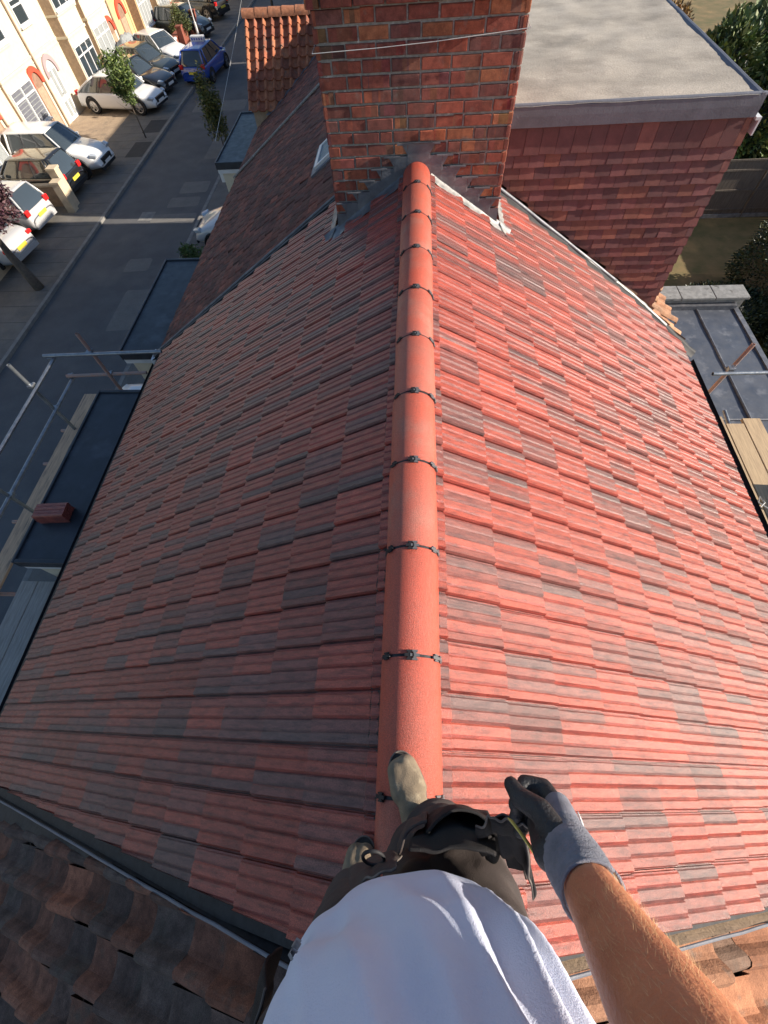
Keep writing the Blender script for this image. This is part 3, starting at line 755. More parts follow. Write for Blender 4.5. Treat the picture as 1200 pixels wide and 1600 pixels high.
for k,(lab,mt) in enumerate((('grey scaffold board next to the tile edge at lower left','boardgrey'),('paint-splashed grey scaffold board, second from the tile edge','boardgrey'),('narrow grey scaffold board, third from the tile edge','boardgrey'))):
    x1=-4.30-k*.232; board('scaffold_board',mt,x1-.225,x1,-1.6,1.66-(.0 if k else .02),-3.29+(.012 if k==0 else 0),-3.25+(.012 if k==0 else 0),lab,'scaffold boards on the road side')
# stack of spare tiles
ST=thing('tile_stack',(-4.42,2.35,-2.74),'small neat stack of spare red roof tiles lying on the black bay roof','tiles')
for k in range(6):
    mb=MB(); n_=len(PROF); dx=rnd.gauss(0,.004); dy=rnd.gauss(0,.004); z=k*.024
    g=[[(-.19+dx+q*.38,-.1+u*.2+dy,z+h*1.3+.012) for u,h in PROF] for q in (0,1)]
    g2=[[(-.19+dx+q*.38,-.1+u*.2+dy,z+h*1.3) for u,h in PROF] for q in (0,1)]
    mb.sheet(g,(.34,.085,.06)); mb.sheet(g2[::-1],(.3,.08,.06)); mb.sheet([g[0],g2[0]],(.34,.08,.055)); mb.sheet([g2[1],g[1]],(.34,.08,.055)); mb.sheet([[g[0][0],g[1][0]],[g2[0][0],g2[1][0]]],(.3,.08,.06)); mb.sheet([[g[0][-1],g[1][-1]],[g2[0][-1],g2[1][-1]]],(.3,.08,.06))
    o=mb.build('roof_tile','tile',ST,local=True); 
ST.rotation_euler=(0,0,R(4))
# garden side scaffold
SR=thing('scaffold',(4.3,3.5,G),'scaffold tubes and clamp over the grey flat roof on the garden side','scaffold')
tubeobj(SR,(3.86,4.42,-2.47),(6.6,4.46,-2.45)); tubeobj(SR,(3.98,4.52,-4.6),(4.22,4.60,-2.16),'rust','standard'); clampset(SR,(4.10,4.50,-2.46))
tubeobj(SR,(4.12,3.7,-2.87),(4.16,4.15,-2.87),'steel','putlog'); tubeobj(SR,(3.95,2.0,-2.86),(5.6,2.0,-2.86),'steel','putlog'); tubeobj(SR,(3.95,.2,-2.86),(5.6,.2,-2.86),'steel','putlog')
for k,lab in enumerate(('sunlit pale scaffold board along the garden side eaves, nearest the tiles','pale scaffold board with dark knots, middle one on garden side','pale scaffold board at the outer edge of garden side')):
    x0=3.80+k*.232; board('scaffold_board','boardsun',x0,x0+.225,-1.0,(3.98,3.86,3.95)[k],-2.83,-2.79,lab,'scaffold boards on the garden side')
board('toe_board','boardsun',4.52,4.56,-1.0,2.9,-2.78,-2.56,'upright pale board along outer edge of the garden side scaffold','scaffold boards on the garden side')
mb=MB(); mb.tube([(3.92,2.62,-2.778),(3.98,2.60,-2.765),(4.05,2.66,-2.772),(4.02,2.74,-2.765),(3.97,2.66,-2.76),(4.06,2.58,-2.772)],.008,6); tag(mb.build('rope','wire'),'short piece of pale rope lying on the garden side boards','rope')
# ---------------------------------------------------------------- rear extension with parapet
EX=thing('rear_extension',(5.5,6,G),'low flat roofed extension covered in grey lead sheet with a stone topped parapet','extension')
ze=-4.75
mb=MB(); mb.box(3.5,7.1,1.2,8.98,G-.1,ze-.05); mb.build('wall','cheek',EX)
mb=MB(); g=[[(3.45+3.66*i/24,1.2+7.75*j/50,ze+.012*mn.noise(Vector((i*.3,j*.25,5)))) for j in range(51)] for i in range(25)]
mb.sheet(g); mb.build('roof_sheet','extroof',EX,smooth=True)
mb=MB()
for x in (4.9,6.28): mb.tube([(x,1.2,ze+.012),(x,8.95,ze+.012)],.022,8)
mb.tube([(3.5,5.65,ze+.014),(7.1,5.65,ze+.014)],.02,8)
mb.box(7.06,7.16,1.2,8.95,ze-.12,ze+.03); mb.box(3.9,7.1,8.86,8.97,ze,ze+.1)
mb.build('roof_seam','lead',EX)
mb=MB(); mb.box(3.62,3.74,1.2,8.9,-4.72,-4.45); mb.build('trim_board','fascia',EX)
mb=MB(); mb.box(3.9,7.25,8.98,9.30,G,-4.56); mb.build('parapet','stone',EX)
x=3.7
while x<7.2:
    e=min(x+.72,7.34); mb=MB(); j=rnd.uniform(0,.008); mb.box(x+.006,e-.006,8.92,9.38,-4.558,-4.50+j); o=mb.build('coping_stone','stone',EX); b=o.modifiers.new('b','BEVEL'); b.width=.012; b.segments=2; x+=.72
# ---------------------------------------------------------------- garden fence, far wall
FE=thing('garden_fence',(11.5,17.7,G),'weathered timber panel fence across the neighbour\'s dry garden','fence')
for k in range(5):
    mb=MB(); x0=8.2+k*1.86
    for q in range(14):
        dz=rnd.gauss(0,.01); mb.box(x0+q*.128,x0+q*.128+.122,17.7,17.715+rnd.uniform(0,.01),G+.12,G+1.75+dz)
    for z in (.25,.85,1.45,1.74): mb.box(x0,x0+1.8,17.67,17.698,G+z,G+z+.05)
    mb.build('fence_panel','fence',FE)
    mb=MB(); mb.box(x0-.05,x0-.005,17.66,17.74,G,G+1.85); mb.build('fence_post','fence',FE)
mb=MB(); mb.box(8.2,17.5,17.665,17.72,G,G+.118); mb.build('gravel_board','stone',FE)
FE2=thing('garden_fence',(15,30,G),'long dark fence at the far end of the gardens, top right corner','fence')
mb=MB()
for q in range(150): mb.box(9+q*.15,9+q*.15+.14,29.9,29.93+rnd.uniform(0,.01),G,G+1.9+rnd.gauss(0,.02))
mb.build('fence_panel','fence',FE2)
FE3=thing('garden_fence',(12.2,12,G),'dark boarded side fence at the right edge beside the round bush','fence')
mb=MB()
for q in range(60): mb.box(13.2,13.22+rnd.uniform(0,.01),8.4+q*.155,8.4+q*.155+.145,G,G+1.8+rnd.gauss(0,.01))
mb.build('fence_panel','fence',FE3)
# ---------------------------------------------------------------- vegetation
def leafcrown(mb,c,rad,n,size,cols,r,clumps=14,fill=.75,flatk=1.0,droop=0):
    c=Vector(c); cl=[]
    for k in range(clumps):
        v=Vector((r.gauss(0,1),r.gauss(0,1),r.gauss(0,1))).normalized()*(r.random()**.5)*fill
        cl.append((Vector((v.x*rad[0],v.y*rad[1],v.z*rad[2])),r.uniform(.28,.48),r.uniform(.75,1.25)))
    for i in range(n):
        p0,s_,br_=r.choice(cl)
        v=Vector((r.gauss(0,1),r.gauss(0,1),r.gauss(0,1))).normalized()*(r.random()**.4)*s_
        p=c+p0+Vector((v.x*rad[0],v.y*rad[1],v.z*rad[2]))
        a=Vector((r.gauss(0,1),r.gauss(0,1),r.gauss(0,.7)-droop)).normalized(); b=a.cross(Vector((r.gauss(0,1),r.gauss(0,1),r.gauss(0,1)))).normalized()
        L_=size*r.uniform(.7,1.3); W_=L_*.45
        q=r.choice(cols); k=br_*r.uniform(.75,1.25); q=tuple(x*k for x in q)
        mid=p+a*L_*.5+a.cross(b)*L_*.06
        mb.add([p,mid-b*W_*.5,p+a*L_,mid+b*W_*.5],[(0,1,2,3)],q)
def trunk(mb,base,top,r0,r1,r,limbs=5,spread=.5,start=.5):
    base=Vector(base);top=Vector(top); pts=[base+(top-base)*t+Vector((r.gauss(0,.03),r.gauss(0,.03),0))*(t>0) for t in (0,.25,.5,.75,1)]
    mb.tube(pts,[r0,r0*.85,(r0+r1)/2,r1*1.2,r1],10)
    L=(top-base).length
    for k in range(limbs):
        t=r.uniform(start,1); p=base+(top-base)*t; a=r.uniform(0,6.28); q=p+Vector((math.cos(a)*spread,math.sin(a)*spread,spread*.9))
        mb.tube([p,(p+q)/2+Vector((0,0,-.03)),q],[r1*.8,r1*.5,r1*.2],6)
GC=[(.10,.15,.035),(.14,.19,.045),(.07,.11,.03),(.18,.22,.055)]
YC=[(.16,.15,.03),(.11,.12,.028),(.20,.17,.04),(.08,.09,.025)]
PC=[(.055,.018,.03),(.035,.013,.022),(.09,.03,.045),(.14,.07,.085)]
DC=[(.022,.038,.014),(.03,.05,.016),(.015,.028,.012),(.045,.06,.02)]
def tree(loc,label,h,rad,cols,n,size,tr=.06,seed=1,name='tree',zc=None,group=None,clumps=16,limbs=6,cat='tree',lean=(0,0),fill=.75,tall=None):
    r=random.Random(seed); T=thing(name,loc,label,cat,group)
    x,y,z=loc; mb=MB(); trunk(mb,(x,y,z-.05),(x+lean[0],y+lean[1],z+h),tr,tr*.35,r,limbs,rad[0]*.6,.45); mb.build('trunk','bark',T,smooth=True)
    mb=MB(); leafcrown(mb,(x+lean[0],y+lean[1],z+(zc or h)),rad,n,size,cols,r,clumps,fill)
    mb.build('crown','leaf',T); return T
tree((-14.08,27.12,G),'young street tree with a small green crown in front of the white hatchback',2.0,(1.05,1.05,.95),GC,4600,.14,.035,1,'street_tree',2.15)
tree((-9.45,25.3,G),'slender yellowing street tree on the near pavement beside the road',1.9,(.62,.62,1.35),YC,3800,.12,.03,2,'street_tree',1.55,clumps=24)
tree((-13.98,14.38,G),'purple leaved street tree with a thick bare trunk at the left edge',2.2,(1.45,1.5,1.05),PC,11000,.15,.19,3,'street_tree',2.55,lean=(-.55,.35),clumps=26,fill=.85)
tree((-10.6,46.5,G),'bare trunked tree further up the near pavement above the orange gable',5,(1.5,1.5,1.5),YC,900,.16,.10,4,'street_tree',7.5)
def shrub(loc,label,rad,cols,n,size,seed,name='shrub',clumps=20,cat='shrub',fill=.8,core=True,group=None,droop=0,soilz=G):
    r=random.Random(seed); x,y,z=loc; T=thing(name,(x,y,soilz),label,cat,group)
    mb=MB(); mb.tube([(x,y,soilz-.05),(x,y,z)],.06,8); 
    for k in range(6):
        a=k*1.05; mb.tube([(x,y,soilz+.1),(x+math.cos(a)*rad[0]*.6,y+math.sin(a)*rad[1]*.6,z+rad[2]*.3)],[.04,.015],6)
    mb.build('stem','bark',T)
    mb=MB(); 
    if core:
        g=[]
        for i in range(13):
            th=math.pi*i/12; g.append([(x+rad[0]*.86*math.sin(th)*math.cos(p)*(1+.14*mn.noise(Vector((i*.5,math.cos(p)*2,seed)))),y+rad[1]*.86*math.sin(th)*math.sin(p)*(1+.14*mn.noise(Vector((i*.5,math.sin(p)*2,seed)))),z+rad[2]*.86*math.cos(th)) for p in np.linspace(0,2*math.pi,19)])
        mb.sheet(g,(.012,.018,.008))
        for i in range(n):
            v=Vector((r.gauss(0,1),r.gauss(0,1),r.gauss(0,1))).normalized(); bump_=1+.12*mn.noise(v*3+Vector((seed,0,0)))+.05*mn.noise(v*9)
            p=Vector((x+v.x*rad[0]*bump_,y+v.y*rad[1]*bump_,z+v.z*rad[2]*bump_))*1.0
            p-=Vector((v.x*rad[0],v.y*rad[1],v.z*rad[2]))*r.random()*.16
            a=(v*1.1+Vector((r.gauss(0,.6),r.gauss(0,.6),r.gauss(0,.6)-droop))).normalized(); b=a.cross(Vector((r.gauss(0,1),r.gauss(0,1),r.gauss(0,1)))).normalized()
            L_=size*r.uniform(.7,1.3); q=r.choice(cols); k=r.uniform(.7,1.3)*(1+.8*mn.noise(v*4+Vector((9,seed,0)))); q=tuple(max(.004,c*k) for c in q)
            mid=p+a*L_*.5
            mb.add([p,mid-b*L_*.22,p+a*L_,mid+b*L_*.22],[(0,1,2,3)],q)
    else: leafcrown(mb,(x,y,z),rad,n,size,cols,r,clumps,fill)
    mb.build('foliage','leaf',T); return T
shrub((11.0,12.2,G+1.0),'large rounded clipped dark green bush in the garden at right edge',(1.75,2.0,1.5),DC,15000,.09,11,'bush',cat='bush')
shrub((8.4,11.3,G+.5),'low dark shrub bed just beyond the stone topped parapet',(1.7,1.0,.9),DC,9000,.10,12)
shrub((10.6,9.2,G+.4),'dark evergreen shrub to the right of the parapet end',(1.5,1.3,1.2),DC,8000,.12,13)
shrub((9.6,6.6,G+.3),'dark evergreen shrub right of the lead sheet roof edge',(1.1,1.5,.8),[(.04,.06,.02),(.03,.045,.015),(.07,.09,.03)],6000,.12,14)
CG=[(.07,.115,.03),(.095,.14,.04),(.14,.18,.05),(.05,.08,.025),(.20,.23,.075)]
for k,(x,y,h,rx,ry,lab) in enumerate(((11.2,21.3,4.3,1.7,1.6,'feathery green conifer beside the far corner of the flat dormer roof'),(13.4,22.6,4.9,1.7,1.7,'tall feathery conifer, middle of the garden hedge'),(15.4,21.4,4.2,1.7,1.7,'feathery conifer at the right edge above the fence'),(14.9,25.0,4.7,1.9,1.8,'dark conifer in the upper right corner'),(12.6,20.2,2.6,1.1,.9,'lower conifer shoots just behind the panel fence'),(9.9,20.0,4.3,1.3,1.3,'bright leafy conifer nearest the dormer roof edge'),(11.6,19.2,3.5,1.2,1.0,'shorter conifer directly behind the middle of the panel fence'))):
    shrub((x,y,G+h*.5),lab,(rx,ry,h*.55),CG,11000,.20,30+k,'conifer',cat='conifer',group='conifers in the garden hedge',droop=.3)
shrub((9.9,25.6,G+1.9),'orange brown autumn shrub at the top right behind the dormer roof',(1.1,1.2,1.9),[(.32,.17,.05),(.24,.12,.04),(.38,.22,.07),(.16,.10,.04)],5000,.14,41,droop=.1)
shrub((-8.3,15.6,G+.35),'small green bush on the near pavement beside the black bay roof',(.55,.6,.6),[(.09,.14,.03),(.06,.10,.02)],2500,.10,42,core=False)
shrub((-16.1,42.2,G+.9),'straggly green shrub climbing the low brick wall by the parked cars',(.8,.9,.9),[(.10,.12,.035),(.07,.09,.028),(.14,.14,.05)],3500,.10,43,core=False)
# ---------------------------------------------------------------- houses across the street
FX=-19.2
def win(H,x,y0,y1,z0,z1,nv=2,transom=.28,bars=0,cur=False,name='window'):
    """upvc window whose glass faces +X"""
    mb=MB(); t=.07
    mb.box(x-.02,x+.05,y0,y1,z1-t,z1); mb.box(x-.02,x+.05,y0,y1,z0,z0+t); mb.box(x-.02,x+.05,y0,y0+t,z0+t,z1-t); mb.box(x-.02,x+.05,y1-t,y1,z0+t,z1-t)
    for k in range(1,nv): yy=y0+(y1-y0)*k/nv; mb.box(x-.02,x+.045,yy-.035,yy+.035,z0+t,z1-t)
    if transom: zz=z1-(z1-z0)*transom; mb.box(x-.02,x+.04,y0+t,y1-t,zz-.03,zz+.03)
    f=mb.build(name,'white',H)
    mb=MB(); mb.box(x-.015,x+.012,y0+t,y1-t,z0+t,z1-t); mb.build('pane','curtain' if cur else 'glass',f)
    if bars:
        mb=MB()
        for k in range(bars):
            zz=z0+t+(z1-z0-2*t)*(k+.5)/bars
            for q in range(nv):
                ya=y0+(y1-y0)*q/nv+.12; yb=y0+(y1-y0)*(q+1)/nv-.12
                mb.box(x+.013,x+.035,ya,yb,zz-.055,zz+.055)
        mb.build('blind','fascia',f)
    mb=MB(); mb.box(x-.01,x+.12,y0-.05,y1+.05,z0-.07,z0-.001); mb.build('sill','white',f)
    return f
def bay(H,y0,y1,z0,z1,pr=.55,wm='render'):
    mb=MB(); mb.box(FX-.02,FX+pr,y0,y1,z0,z1); return mb.build('bay',[wm],H)
def cheekface(H,y,pr,z0,z1):
    mb=MB(); mb.box(FX,FX+pr-.01,y-.035,y-.003,z0,z1); mb.build('bay_cheek','cheek',H)  # tan sheet over the bay side, its shade put into the colour
def archdoor(H,yc,w,zt,am,doorwhite=False):
    x=FX; mb=MB(); mb.box(x-.03,x+.012,yc-w/2,yc+w/2,G,zt-w/2)
    n=12; vs=[(x+.012,yc+w/2*math.cos(t),zt-w/2+w/2*math.sin(t)) for t in np.linspace(0,math.pi,n)]
    mb.add([(a-.04,b,c) for a,b,c in vs]+vs,[tuple(range(n)),tuple(range(n,2*n))]); d=mb.build('porch_arch','porch' if not doorwhite else 'white',H)
    mb=MB(); g=[]
    for (rr,xx) in ((w/2-.02,x+.02),(w/2-.02,x+.09),(w/2+.19,x+.09),(w/2+.19,x-.02)):
        g.append([(xx,yc+rr*math.cos(t),zt-w/2+rr*math.sin(t)) for t in np.linspace(-.12,math.pi+.12,22)])
    mb.sheet(g); mb.build('arch_surround',am,d)
    if doorwhite:
        mb=MB()
        for q in (-1,1):
            mb.box(x+.013,x+.03,yc+q*w*.22-.13,yc+q*w*.22+.13,G+.95,zt-w/2+.1)
            mb.box(x+.013,x+.026,yc+q*w*.22-.13,yc+q*w*.22+.13,G+.15,G+.75)
        mb.box(x+.013,x+.05,yc-.06,yc+.06,G+1.0,G+1.06)
        mb.build('door_pane','curtain',d)
    else:
        mb=MB(); mb.box(x+.013,x+.03,yc-w*.36,yc+w*.36,G+.1,zt-w/2-.15); mb.build('door','cheek',d)
def fhouse(y0,y1,label,wm='render',arches=(),bays=(),wins=(),seedk=0):
    H=thing('terraced_house',(FX,(y0+y1)/2,G),label,'house')
    mb=MB(); mb.box(FX-8,FX,y0+.003,y1-.003,G-.1,-1.6); mb.build('wall',wm,H)
    mb=MB(); mb.add([(FX+.35,y0,-1.55),(FX+.35,y1,-1.55),(FX-4,y1,1.1),(FX-4,y0,1.1)],[(0,1,2,3)]); mb.add([(FX-8.3,y0,-1.55),(FX-8.3,y1,-1.55),(FX-4,y1,1.1),(FX-4,y0,1.1)],[(0,3,2,1)]); mb.build('roof','oldtile',H)
    mb=MB(); mb.box(FX,FX+.035,y0+.003,y1-.003,-4.66,-4.58); mb.box(FX,FX+.03,y0+.003,y1-.003,-4.83,-4.80)
    mb.build('string_course',wm,H)
    for a in arches: archdoor(H,*a)
    for (a,b,pr,m2,kw) in bays:
        bay(H,a,b,G,-2.0,pr,wm); cheekface(H,a,pr,G+.75,-2.0)
        mb=MB(); mb.box(FX,FX+pr+.06,a-.05,b+.05,-4.72,-4.62); mb.box(FX,FX+pr+.06,a-.05,b+.05,-3.95,-3.87); mb.build('bay_ledge',wm,H)
        win(H,FX+pr,a+.08,b-.08,-6.5,-5.05,**kw); win(H,FX+pr,a+.08,b-.08,-3.78,-2.55,nv=3,transom=.3)
        mb=MB(); mb.box(FX,FX+pr+.02,a-.02,b+.02,G,G+.12); mb.build('plinth','cheek',H)
    for wv in wins: win(H,FX,*wv[:4],**(wv[4] if len(wv)>4 else {}))
    mb=MB(); mb.tube([(FX+.07,y1-.1,G),(FX+.07,y1-.1,-1.6)],.045,8); mb.build('drainpipe','cheek',H)
    return H
fhouse(13.5,19.2,'cream house across the street at the left edge, mostly outside the photo',arches=((18.4,.9,-5.0,'redarch'),),bays=((15.2,17.3,.55,'cheek',dict(nv=3)),))
fhouse(19.2,24.7,'cream house behind the two silver cars and the purple tree',arches=((23.95,.9,-5.0,'redarch'),),bays=((20.6,23.0,.5,'cheek',dict(nv=3,cur=True)),),wins=((23.4,24.3,-3.8,-3.0),))
fhouse(24.7,29.25,'cream house with a barred white ground window and a bright red door arch',arches=((28.5,.85,-5.0,'redarch'),),bays=((25.75,27.95,.12,'cheek',dict(nv=2,bars=9,cur=True)),),wins=())
fhouse(29.25,34.75,'cream house with a white glazed double door under a mauve arch',arches=((30.2,.98,-4.98,'greyarch',True),),bays=((32.1,34.35,.6,'cheek',dict(nv=3)),),wins=((29.55,30.6,-3.75,-2.9,dict(nv=1)),))
fhouse(34.75,39.2,'cream house with a net curtained bay, third cream house up from the barred window',arches=((38.35,.85,-5.3,'redarch'),),bays=((35.35,37.55,.35,'cheek',dict(nv=3,cur=True)),),wins=())
fhouse(39.2,44.6,'orange rendered house with a red rimmed arched doorway','renderb',arches=((40.6,1.0,-5.0,'redarch'),),bays=((42.0,44.3,.6,'cheek',dict(nv=4,cur=True)),))
fhouse(44.6,50,'cream house beyond the orange one, near the top edge',arches=((49.1,.9,-5.0,'redarch'),),bays=((45.5,47.8,.6,'cheek',dict(nv=4,cur=True)),))
fhouse(50,72,'far pale terrace at the very top left of the street',arches=((51,.9,-5.0,'redarch'),),bays=((53,55.3,.6,'cheek',dict(nv=3)),(58,60.3,.6,'cheek',dict(nv=3))))
# garden walls between forecourts
def gwall(x0,x1,y0,y1,h,m_,label,cop='coping',pill=()):
    T=thing('garden_wall',((x0+x1)/2,(y0+y1)/2,G),label,'wall'); mb=MB(); mb.box(x0,x1,y0,y1,G-.05,G+h); mb.build('wall_body',m_,T)
    mb=MB(); mb.box(x0-.04,x1+.04,y0-.04,y1+.04,G+h,G+h+.07); mb.build('coping',cop,T)
    for (x,y,ph) in pill: mb=MB(); mb.box(x-.17,x+.17,y-.17,y+.17,G-.05,G+ph); mb.box(x-.2,x+.2,y-.2,y+.2,G+ph,G+ph+.07); mb.build('pillar',cop,T)
gwall(-18.9,-15.3,20.35,20.5,.75,'cheek','low wall with cream coping and two cream posts between the parked cars',pill=((-15.15,20.42,1.35),(-15.0,19.95,1.05)))
gwall(-16.35,-15.95,40.2,43.9,.7,'brick','low red brick garden wall beside the white saloon',cop='brick',pill=((-15.7,40.6,1.1),(-15.6,43.6,1.2)))
gwall(-16.0,-15.8,13.0,16.1,.5,'coping','low cream kerb wall at the left edge by the purple tree')
# lamp post
LP=thing('street_lamp',(-14.86,41.46,G),'slim pale street lamp post with a small yellow sign behind the blue car','street lamp')
mb=MB(); mb.tube([(-14.86,41.46,G-.05),(-14.86,41.46,G+1.1)],.075,12); mb.tube([(-14.86,41.46,G+1.1),(-14.86,41.46,-1.0),(-14.86,41.46,1.2)],[.038,.03,.028],12); mb.build('post','white',LP)
mb=MB(); mb.tube([(-14.86,41.46,1.2),(-14.4,41.46,1.5)],.035,8); mb.box(-14.5,-13.9,41.34,41.58,1.45,1.55); mb.build('lamp_head','steel',LP)
mb=MB(); mb.box(-14.81,-14.79,41.30,41.62,-5.2,-4.75); mb.build('sign_plate','yellow',LP)
# overhead cables
for k,(a,b) in enumerate((((-12.2,50,-4.0),(-4.6,11.9,-2.4)),((-14.0,50,2),(-4,36,-1.5)))):
    mb=MB(); a=Vector(a);b=Vector(b); mb.tube([a.lerp(b,t)-Vector((0,0,.25*math.sin(math.pi*t))) for t in np.linspace(0,1,14)],.0045,6)
    tag(mb.build('cable','wire'),('thin overhead cable sloping down over the road left of the gable','thin overhead cable high above the far end of the road')[k],'cable')
# ---------------------------------------------------------------- cars
def make_car(name,label,paint,kind,loc,rz,group='cars parked along the street',rear_plate=True,tilt=0):
    L,W,H,wb,clear={'suv':(4.65,1.86,1.68,2.80,.30),'hatch':(4.0,1.73,1.48,2.5,.24),'saloon':(4.7,1.82,1.42,2.85,.22),'fastback':(4.7,1.87,1.50,2.88,.22)}[kind]
    wr={'suv':.365,'hatch':.31,'saloon':.335,'fastback':.345}[kind]
    T=thing(name,loc,label,'car',group,rz=rz)
    belt={'suv':1.02,'hatch':.92,'saloon':.88,'fastback':.92}[kind]
    hood={'suv':1.02,'hatch':.92,'saloon':.85,'fastback':.84}[kind]
    x0,x1=-L/2,L/2
    # top line of the lower body from rear to front
    if kind=='saloon': top=[(x0,.62,.80),(x0+.06,.80,.88),(x0+.2,.97,.93),(x0+.75,.99,.98),(-.9,belt,1),(.4,belt,1),(.85,hood+.08,.99),(x1-.75,hood-.02,.95),(x1-.25,.70,.86),(x1-.06,.58,.76),(x1,.46,.70)]
    else: top=[(x0,.62,.84),(x0+.05,.85,.90),(x0+.14,belt-.01,.94),(x0+.75,belt,.985),(-.9,belt,1),(.4,belt,1),(.85,hood+.05,.99),(x1-.75,hood-.04,.95),(x1-.22,hood-.16,.87),(x1-.05,.60,.78),(x1,.46,.72)]
    mb=MB(); g=[]
    for x,zt,wf in top:
        w=W/2*wf; zl=clear+(.06 if abs(x)>L/2-.3 else 0); zm=(zl+zt)*.5
        g.append([(x,-w*.86,zl),(x,-w*.985,zl+.08),(x,-w,zm),(x,-w*.97,zt-.10),(x,-w*.90,zt-.02),(x,-w*.55,zt+.012),(x,0,zt+.02),(x,w*.55,zt+.012),(x,w*.90,zt-.02),(x,w*.97,zt-.10),(x,w,zm),(x,w*.985,zl+.08),(x,w*.86,zl)])
    mb.sheet(g); o=len(mb.v)
    for r_ in (g[0],g[-1]):
        mb.add([(r_[0][0],0,(r_[0][2]+r_[6][2])/2)]+r_,[(0,i+1,i+2) if r_ is g[0] else (0,i+2,i+1) for i in range(12)]+[(0,13,1) if r_ is g[0] else (0,1,13)])
    body=mb.build('body','car_'+paint,T,smooth=True,local=True)
    wd=body.modifiers.new('w','WELD'); wd.merge_threshold=.0005
    sb=body.modifiers.new('s','SUBSURF'); sb.levels=sb.render_levels=2
    # greenhouse
    cab={'suv':[(x0+.10,x0+.50),(.98,.35)],'hatch':[(x0+.10,x0+.42),(1.02,.35)],'saloon':[(x0+.62,x0+1.35),(.98,.30)],'fastback':[(x0+.22,x0+1.45),(1.10,.30)]}[kind]
    (rb,rt),(fb,ft)=cab
    zb=belt-.03; zt=H-.035; wb_=W/2*.915; wt=W/2*.70
    def ringrow(f):   # f 0..1 height
        f2=f**1.15
        return rb+(rt-rb)*f2, fb+(ft-fb)*f2, wb_+(wt-wb_)*f**1.1, zb+(zt-zb)*f
    gl=MB(); rows=[]
    for f in np.linspace(0,1,6):
        a,b,w,z=ringrow(f); rr=[]
        n=12
        for k in range(n+1): t=k/n; rr.append((a+(b-a)*t,-w*(1-.05*(2*t-1)**4),z))
        for k in range(1,6): t=k/6; rr.append((b+.07*math.sin(math.pi*t)*(1-.3*f),-w*.95+2*w*.95*t,z))
        for k in range(n+1): t=1-k/n; rr.append((a+(b-a)*t,w*(1-.05*(2*t-1)**4),z))
        for k in range(1,6): t=k/6; rr.append((a-.05*math.sin(math.pi*t)*(1-.3*f),w*.95-2*w*.95*t,z))
        rr.append(rr[0]); rows.append(rr)
    gl.sheet(rows); gl.build('window','glass',T,smooth=True,local=True)
    rf=MB(); a,b,w,z=ringrow(1); g=[]
    for i in range(11):
        t=i/10; xx=a-.04+(b-a+.08)*t; ww=w*1.02*(1-.05*(2*t-1)**4)
        g.append([(xx,ww*q,z-.02+(.055*(1-q*q)**.5 if abs(q)<1 else 0)*(math.sin(math.pi*min(max(t*.9+.05,0),1))**.5)) for q in np.linspace(-1,1,13)])
    rf.sheet(g); ro=rf.build('roof','car_'+paint,T,smooth=True,local=True); sl=ro.modifiers.new('s','SOLIDIFY'); sl.thickness=.03
    pl=MB()
    def pil(tb,tt,th):
        for sy in (-1,1):
            pts=[]
            for f in (0,.33,.66,1):
                a,b,w,z=ringrow(f); t=tb+(tt-tb)*f; pts.append((a+(b-a)*t,sy*w*(1.005-.05*(2*t-1)**4),z))
            q=MB(); q.tube(pts,th,6); q.build('pillar','car_'+paint,T,smooth=True,local=True)
    pil(.0,.0,.045); pil(1,1,.035)
    if kind in('suv','hatch'): pil(.16,.12,.05)
    pl=MB(); 
    for tb in (.42,.72): 
        for sy in (-1,1):
            pts=[]
            for f in (0,.5,1): a,b,w,z=ringrow(f); t=tb+(.5-tb)*.25*f; pts.append((a+(b-a)*t,sy*w*1.0,z))
            q=MB(); q.tube(pts,.022,6); q.build('door_post','plastic',T,local=True)
    # wheels
    for sx in (-wb/2,wb/2):
        for sy in (-1,1):
            yc=sy*(W/2-.105); ty=MB(); n=28; g=[]
            for (dy,r_) in ((-.10,wr*.66),(-.105,wr*.93),(-.08,wr),(.08,wr),(.105,wr*.93),(.10,wr*.66)):
                g.append([(sx+r_*math.cos(t),yc+dy,wr+r_*math.sin(t)) for t in np.linspace(0,2*math.pi,n)])
            ty.sheet(g); wo=ty.build('wheel','tyre',T,smooth=True,local=True)
            rm=MB(); 
            yo=yc+sy*.085
            rm.sheet([[(sx+wr*.68*math.cos(t),yo+sy*.012,wr+wr*.68*math.sin(t)) for t in np.linspace(0,2*math.pi,n)],[(sx+wr*.60*math.cos(t),yo+sy*.005,wr+wr*.60*math.sin(t)) for t in np.linspace(0,2*math.pi,n)]])
            for k in range(5):
                for dd in (-.13,.13):
                    t=k*2*math.pi/5+.3; c=Vector((sx,yo-sy*.005,wr)); d=Vector((math.cos(t+dd),0,math.sin(t+dd))); e=Vector((-math.sin(t),0,math.cos(t)))
                    rm.obox(c+d*wr*.34,d*wr*.31,e*wr*.035,Vector((0,.012,0)))
            rm.tube([(sx,yo-.015,wr),(sx,yo+.015,wr)],wr*.14,12); rm.build('rim','rim',wo,local=True)
            ar=MB(); ar.sheet([[(sx+r_*math.cos(t),sy*(W/2*.93 if q==0 else W/2*1.012),wr+.01+r_*math.sin(t)) for t in np.linspace(-.35,math.pi+.35,20)] for q,r_ in ((0,wr*1.22),(1,wr*1.20),(1,wr*1.02),(0,wr*1.0))])
            ar.build('wheel_arch','plastic' if kind=='suv' else 'tyre',T,smooth=True,local=True)
